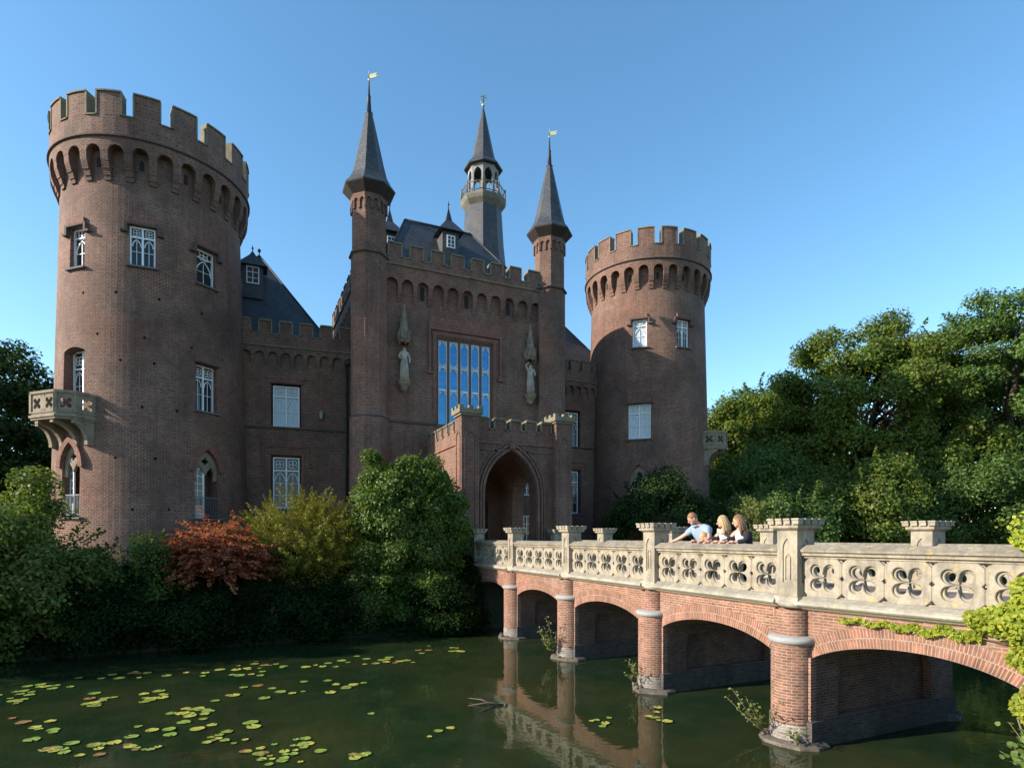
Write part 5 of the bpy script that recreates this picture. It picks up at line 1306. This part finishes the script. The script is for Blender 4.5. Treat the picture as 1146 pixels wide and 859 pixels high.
# ---------------------------------------------------------------- people on the bridge
DZ = 2.28
def person(x, y, J, E, rr, label, clothes, hair, face_dir, legs=M['cloth_dark'] if 'cloth_dark' in M else None, skinm='skin'):
    """J: joints relative to the feet point; clothes: list of (name, material, joints, edges, radii)"""
    base = Vector((x, y, DZ)); t = thing('person', label, 'person', base)
    Vv, Fc = skin([base+Vector(j) for j in J], E, rr, 2); mb = MB(); mb.add(Vv, Fc, smooth=True)
    mb.build('body', M[skinm], t, uv=False)
    for (nm, mt, j2, e2, r2) in clothes:
        Vv, Fc = skin([base+Vector(j) for j in j2], e2, r2, 2); mb = MB(); mb.add(Vv, Fc, smooth=True); mb.build(nm, M[mt], t, uv=False)
    return t, base
def head(t, base, c, s_, fwd, hairm, style):
    """face features, ears and hair placed on a head centred at c (relative), looking along fwd"""
    f = Vector(fwd).normalized(); up = Vector((0, 0, 1)); side = f.cross(up).normalized(); up = side.cross(f)
    Mx = Matrix.Identity(4)
    for i in range(3): Mx[i][0] = side[i]; Mx[i][1] = f[i]; Mx[i][2] = up[i]; Mx[i][3] = (base+Vector(c))[i]
    Mx = Mx @ Matrix.Scale(s_, 4)
    hb = MB(Mx); hb.ball((0, 0, 0), (.076, .092, .112), 16, 12); hb.ball((0, .05, -.055), (.05, .045, .05), 10, 8); hb.ball((0, .098, -.012), (.013, .02, .022), 8, 6)
    for sx in (-1, 1): hb.ball((sx*.078, -.005, -.01), (.01, .022, .032), 8, 6)
    hb.build('head', M['skin'], t, uv=False)
    for sx in (-1, 1): e = MB(Mx); e.ball((sx*.03, .086, .012), (.012, .007, .006), 8, 5); e.build('eye', M['iron'], t, uv=False)
    m_ = MB(Mx); m_.ball((0, .092, -.055), (.022, .006, .006), 8, 5); m_.build('mouth', M['lip'], t, uv=False)
    h = MB(Mx); h.ball((0, -.016, .03), (.084, .094, .098), 16, 12)
    if style == 'long':
        for sx in (-1, 1):
            h.tube([(sx*.05, .01, .09), (sx*.085, .0, .0), (sx*.09, .0, -.1), (sx*.085, .02, -.2), (sx*.07, .03, -.27)], [.03, .034, .034, .03, .012], 8)
        for q in range(7):
            a = R(200+140*q/6); h.tube([(.06*math.cos(a), .06*math.sin(a), .05), (.078*math.cos(a), .085*math.sin(a), -.06), (.08*math.cos(a), .08*math.sin(a), -.16), (.06*math.cos(a), .06*math.sin(a), -.25)], [.04, .04, .038, .012], 8)
    h.build('hair', M[hairm], t, uv=False)
# man: leaning over the balustrade in a blue shirt
J = [(0, 0, .78), (-.05, 0, .95), (-.15, .01, 1.14), (-.2, .02, 1.22), (-.24, .03, 1.28),
     (0, .09, .40), (.02, .10, .05), (-.08, .10, .02), (0, -.09, .40), (.02, -.10, .05), (-.08, -.10, .02),
     (-.14, .20, 1.12), (-.28, .38, .96), (-.36, .56, .87), (-.38, .63, .855), (-.12, -.18, 1.10), (-.20, -.30, .93), (-.34, -.30, .865), (-.40, -.28, .855)]
E = [(0, 1), (1, 2), (2, 3), (3, 4), (0, 5), (5, 6), (6, 7), (0, 8), (8, 9), (9, 10), (2, 11), (11, 12), (12, 13), (13, 14), (2, 15), (15, 16), (16, 17), (17, 18)]
rr = [.11, .10, .10, .055, .052, .08, .05, .04, .08, .05, .04, .06, .045, .03, .025, .06, .045, .03, .025]
shirt = ('shirt', 'shirt_blue', [J[0], J[1], J[2], J[11], tuple(Vector(J[11]).lerp(Vector(J[12]), .7)), J[15], tuple(Vector(J[15]).lerp(Vector(J[16]), .7)), tuple(Vector(J[2]).lerp(Vector(J[3]), .6))], [(0, 1), (1, 2), (2, 3), (3, 4), (2, 5), (5, 6), (2, 7)], [.15, .155, .175, .095, .066, .095, .066, .10])
def trousers(J, mt): return ('trousers', mt, [J[0], J[5], J[6], J[8], J[9]], [(0, 1), (1, 2), (0, 3), (3, 4)], [.15, .10, .075, .10, .075])
def hands(t, base, pts, m='skin'):
    for (w_, d) in pts:
        W = base+Vector(w_); d = Vector(d).normalized(); sd_ = d.cross(Vector((0, 0, 1))).normalized(); mb = MB()
        mb.tube([W-d*.02, W+d*.03, W+d*.075], [.024, .034, .03], 8)
        for k_ in range(4):
            b0_ = W+d*.07+sd_*(k_-1.5)*.018; ll = (.062, .072, .068, .052)[k_]
            mb.tube([b0_, b0_+d*ll*.5+Vector((0, 0, -.004)), b0_+d*ll+Vector((0, 0, -.022))], [.0095, .009, .006], 6)
        b0_ = W+d*.01+sd_*.03; mb.tube([b0_, b0_+sd_*.03+d*.03, b0_+sd_*.035+d*.055], [.012, .010, .007], 6)
        mb.build('hand', M[m], t, uv=False)
t, b = person(8.56, 9.32, J, E, rr, 'man in a light blue short sleeved shirt leaning on the bridge balustrade', [shirt, trousers(J, 'jeans')], None, None)
head(t, b, (-.31, .04, 1.325), 1.02, (-.80, .30, -.62), 'hair_short', 'short'); hands(t, b, [(J[13], (-.35, .85, -.2)), (J[17], (-1, .1, -.05))])
cb_ = MB(); base = b; cb_.tube([b+Vector((-.27, -.06, 1.19)), b+Vector((-.31, .02, 1.17)), b+Vector((-.27, .10, 1.20))], [.02, .022, .02], 6); cb_.build('collar', M['shirt_blue'], t, uv=False)
# child
J2 = [(0, 0, .52), (-.02, 0, .62), (-.05, 0, .76), (-.07, 0, .82), (-.08, 0, .86), (0, .06, .26), (0, .06, .03), (-.06, .06, .02), (0, -.06, .26), (0, -.06, .03), (-.06, -.06, .02),
      (-.06, .12, .78), (-.12, .17, .84), (-.22, .13, .875), (-.26, .11, .875), (-.06, -.12, .78), (-.12, -.16, .84), (-.22, -.10, .875), (-.26, -.08, .875)]
r2 = [.09, .09, .09, .04, .04, .055, .035, .03, .055, .035, .03, .04, .032, .024, .02, .04, .032, .024, .02]
t, b = person(8.42, 9.10, J2, E, r2, 'small blond child peeking over the balustrade in front of the man', [('shirt', 'shirt_pink', [J2[0], J2[1], J2[2], J2[11], J2[12], J2[15], J2[16]], [(0, 1), (1, 2), (2, 3), (3, 4), (2, 5), (5, 6)], [.10, .105, .105, .055, .042, .055, .042]), trousers([(a*1, b_*1, c) for a, b_, c in J2], 'jeans')], None, None)
t.children
head(t, b, (-.10, .02, .945), .92, (-.8, .35, -.5), 'hair_blond', 'short'); hands(t, b, [(J2[13], (-1, .1, 0)), (J2[17], (-1, .1, 0))])
# two women
def woman(x, y, hairm, top, label, lean, hh, fwd):
    J3 = [(0, 0, .74), (-.03, 0, .90), (-.08, lean, 1.05), (-.11, lean, 1.12), (-.13, lean*1.1, 1.17), (0, .08, .38), (.02, .09, .05), (-.07, .09, .02), (0, -.08, .38), (.02, -.09, .05), (-.07, -.09, .02),
          (-.07, .15, 1.03), (-.16, .22, .90), (-.32, .16, .868), (-.38, .14, .86), (-.07, -.15, 1.03), (-.15, -.20, .89), (-.31, -.06, .868), (-.37, .02, .86)]
    r3 = [.10, .09, .09, .045, .045, .075, .05, .035, .075, .05, .035, .05, .04, .026, .022, .05, .04, .026, .022]
    blouse = ('blouse', top, [J3[0], J3[1], J3[2], J3[3]], [(0, 1), (1, 2), (2, 3)], [.13, .125, .125, .055])
    jacket = ('jacket', 'cloth_black', [(.045, -.02, .72), (.02, -.02, .9), (-.02, lean-.02, 1.05), J3[15], J3[16], tuple(Vector(J3[16]).lerp(Vector(J3[17]), .8)), (.0, .13, 1.02), tuple(Vector(J3[11]).lerp(Vector(J3[12]), .9)), tuple(Vector(J3[12]).lerp(Vector(J3[13]), .6))],
              [(0, 1), (1, 2), (2, 3), (3, 4), (4, 5), (2, 6), (6, 7), (7, 8)], [.13, .13, .125, .075, .058, .042, .072, .056, .042])
    t, b = person(x, y, J3, E, r3, label, [blouse, jacket, trousers(J3, 'cloth_black')], None, None)
    head(t, b, (-.14, lean*1.2, 1.255), hh, fwd, hairm, 'long'); hands(t, b, [(J3[13], (-.9, .2, -.05)), (J3[17], (-.8, .5, -.05))])
    return t, b
t, b = woman(8.56, 8.72, 'hair_blond', 'cloth_white', 'blonde woman in white top, pale scarf and black jacket, beside the man on the bridge', .0, 1.0, (-.7, .75, -.3))
sc_ = MB(); sc_.T = Matrix.Translation(b+Vector((-.12, .01, 1.085))); 
for q in range(2): sc_.tube([(.085*math.cos(R(a)), .085*math.sin(R(a)), -.03+.035*q+.01*math.sin(R(a*3))) for a in range(0, 361, 30)], .027, 8)
sc_.build('scarf', M['shirt_pink'], t, uv=False)
woman(8.56, 8.32, 'hair_brown', 'cloth_white', 'brown haired woman in a black cardigan, rightmost of the people on the bridge', .0, 1.0, (-.75, .65, -.3))
